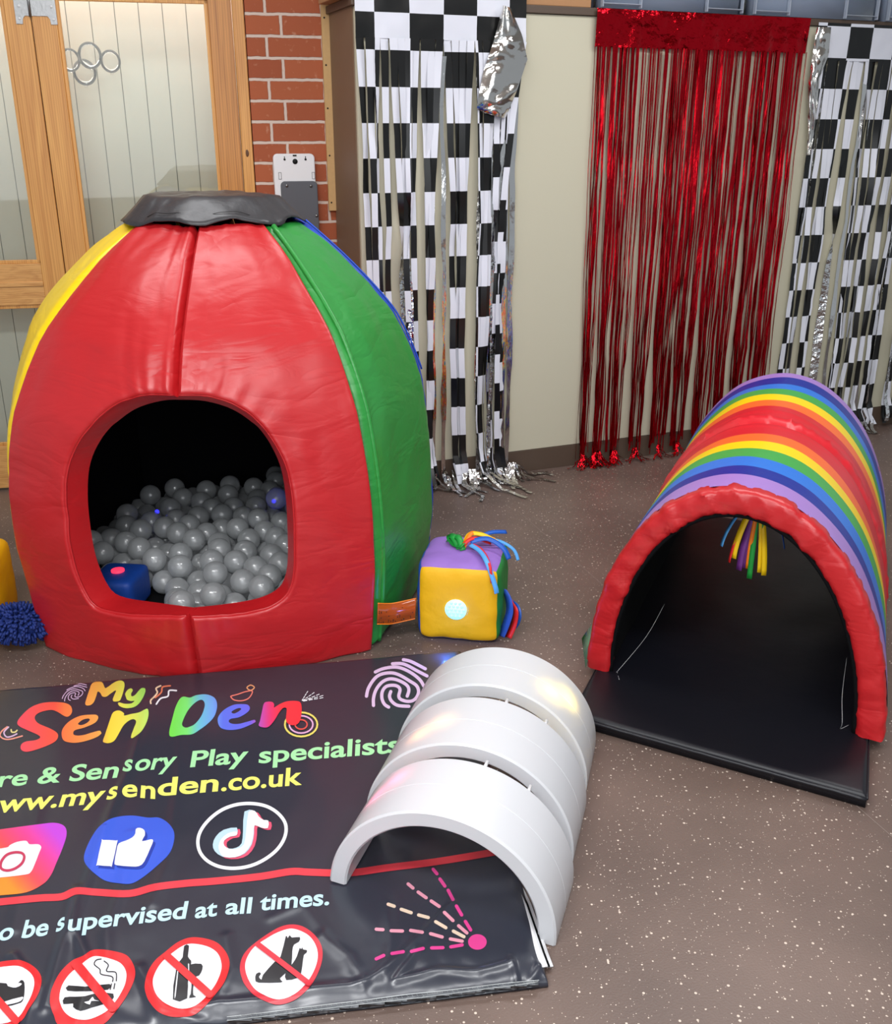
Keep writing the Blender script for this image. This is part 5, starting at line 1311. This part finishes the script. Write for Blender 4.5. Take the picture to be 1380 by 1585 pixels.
sign([(695,450),(710,380),(750,320),(820,260),(900,205),(980,160),(1060,142),(1140,155),(1210,200),(1260,260),(1283,330),(1275,420),(1235,520),(1180,600),(1100,670),(1020,705),(950,712),(870,685),(790,640),(730,570),(705,510)],
     [(732,440),(750,370),(800,300),(880,245),(960,200),(1050,172),(1120,185),(1190,225),(1235,290),(1250,360),(1235,440),(1190,530),(1120,610),(1040,660),(960,675),(880,650),(800,600),(750,520)], [(822,282),(1185,560)], 8.5, 220, 1400, kf,
     black=[[(1022,225),(1035,240),(1050,218),(1065,235),(1122,232),(1115,265),(1080,285),(1068,330),(1062,430),(1030,480),(980,525),(995,545),(980,555),(830,556),(805,535),(810,495),(835,483),(845,495),(830,515),(850,535),(860,500),(940,410),(985,370)], [(1120,310),(1130,318),(1140,305),(1145,320),(1172,325),(1168,345),(1150,360),(1140,430),(1130,490),(1110,520),(1025,538),(1022,480),(1070,420),(1100,370)]], nm='no_dogs_symbol', red=rgb(226, 58, 72))
ke = .1884
sign([(410,560),(425,480),(490,350),(590,250),(680,210),(750,165),(830,157),(940,172),(1040,205),(1095,280),(1110,360),(1085,450),(1020,570),(930,690),(850,770),(740,800),(500,790),(440,690),(415,620)],
     [(488,540),(510,450),(570,360),(660,285),(740,225),(800,212),(900,232),(990,270),(1035,340),(1030,430),(990,520),(940,595),(880,660),(790,710),(700,735),(600,720),(530,670),(495,600)], [(625,275),(920,630)], 15, 0, 1440, ke,
     black=[[(552,495),(562,452),(700,462),(900,440),(885,487),(700,500)], [(530,550),(620,545),(700,540),(800,515),(930,520),(915,580),(840,610),(750,635),(660,662),(600,630),(600,600),(520,605)]],
     white=[[(690,590),(730,580),(760,545),(775,570),(815,580),(750,580),(738,610)]],
     strokes=[[(830,235),(790,245),(775,280),(820,320),(830,360),(920,380),(925,420)], [(855,252),(890,285),(875,335),(950,345),(955,415)], [(915,440),(905,485)], [(943,437),(935,480)]], sw=1.7, nm='no_smoking_symbol')
sign([(-200,330),(-50,270),(120,243),(200,255),(280,300),(330,360),(340,430),(310,530),(240,640),(150,760),(-100,800),(-260,600)], [(-180,400),(-60,320),(60,295),(160,295),(240,340),(278,400),(275,480),(230,590),(130,730),(-60,760),(-200,600)], [(-80,500),(130,740)], 12, 0, 1440, ke,
     black=[[(-80,440),(50,435),(60,450),(130,450),(172,408),(200,430),(200,520),(185,580),(150,600),(50,625),(20,590),(-60,560)]], white=[[(60,447),(165,432),(175,448),(130,470),(85,465)], [(25,590),(185,545),(180,570),(150,590),(50,612)]], nm='no_drinks_symbol')
kg = .1304
A = Art()
for L in ([(645,162),(720,178),(800,215),(905,270)], [(515,210),(620,208),(700,235),(800,290),(925,355)], [(312,308),(400,270),(520,250),(620,262),(740,320),(840,400),(890,480)],
          [(207,595),(230,500),(300,390),(380,335),(500,318),(600,345),(720,415),(800,470),(825,540),(800,610),(750,650),(680,655),(610,630),(590,590),(605,520),(580,480),(520,465),(440,480),(395,540),(390,620),(420,690),(470,725)],
          [(290,705),(290,620),(320,520),(390,430),(480,390),(580,405),(680,460),(710,520),(690,595)], [(495,540),(480,600),(510,660),(580,705),(710,715)]):
    A.stroke(Z(L, 540, 1000, kg), 5.0, rgb(228, 198, 232))
A.done('fingerprint_symbol', 'lilac fingerprint')
kh = .2319
PK, LP, CRM = rgb(232, 70, 150), rgb(238, 160, 180), rgb(240, 215, 190)
A = Art()
for c_, Ls_ in ((PK, [(475,110,500,140),(520,175,553,222),(575,250,607,312),(630,355,665,415),(690,458,725,515)]), (LP, [(308,208,340,235),(375,262,428,300),(462,322,515,358),(550,398,607,452),(645,487,700,535)]),
                (CRM, [(175,343,215,357),(262,377,328,400),(378,415,442,432),(492,460,560,500),(610,523,680,560)]), (LP, [(95,510,140,513),(195,520,270,522),(325,518,402,530),(458,540,535,562),(590,575,668,590)]),
                (PK, [(95,708,145,685),(200,672,275,660),(330,658,408,638),(465,635,540,633),(593,628,668,615)])):
    for x0, y0, x1, y1 in Ls_: A.stroke(Z([(x0, y0), (x1, y1)], 560, 1320, kh), 5.2, c_, sm_=2)
A.ell(560+770*kh, 1320+595*kh, 62*kh, 52*kh, PK)
A.done('spray_symbol', 'pink and cream dashed spray')
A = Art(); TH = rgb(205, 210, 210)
h1 = [(1180,850),(1000,866),(850,883),(700,902),(500,925),(300,945),(0,985),(-300,1020),(-600,1060),(-900,1095)]; h2 = [(1175,860),(1000,887),(850,905),(700,925),(400,965),(0,1010),(-300,1046),(-600,1084),(-900,1120)]
def hem_sheen(x, y):  # reflections on the crinkled hem, painted in as mottled grey
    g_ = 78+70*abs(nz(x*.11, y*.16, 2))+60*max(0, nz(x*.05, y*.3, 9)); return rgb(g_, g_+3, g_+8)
hz = Z(h2, 560, 1320, kh); A.fill([[(x, y-3) for x, y in hz]+[(x+1, y+7) for x, y in hz[::-1]]], hem_sheen, 0)
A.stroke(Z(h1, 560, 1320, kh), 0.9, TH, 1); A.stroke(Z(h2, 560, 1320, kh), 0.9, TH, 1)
rnd = random.Random(3)
for k in range(60):
    u = k/60; x = lerp(1140, -880, u); y = lerp(862, 1100, u)+rnd.uniform(-3, 3)
    A.stroke(Z([(x, y-10), (x+rnd.uniform(8, 16), y+rnd.uniform(4, 12)), (x-5, y+14)], 560, 1320, kh), 0.5, rgb(150, 155, 158), 0, sm_=1)
A.done('hem_stitching_sheen', 'white zigzag hem stitching over painted grey sheen')

# blue indicator light under the front edge of the sensory cube, falling on the mat corner
ld = bpy.data.lights.new('cube_indicator', 'POINT'); ld.energy = .5; ld.color = (.1, .25, 1); ld.shadow_soft_size = .004
lo = bpy.data.objects.new('cube_indicator', ld); COL.objects.link(lo); lo.location = fl(690, 1006, .055)
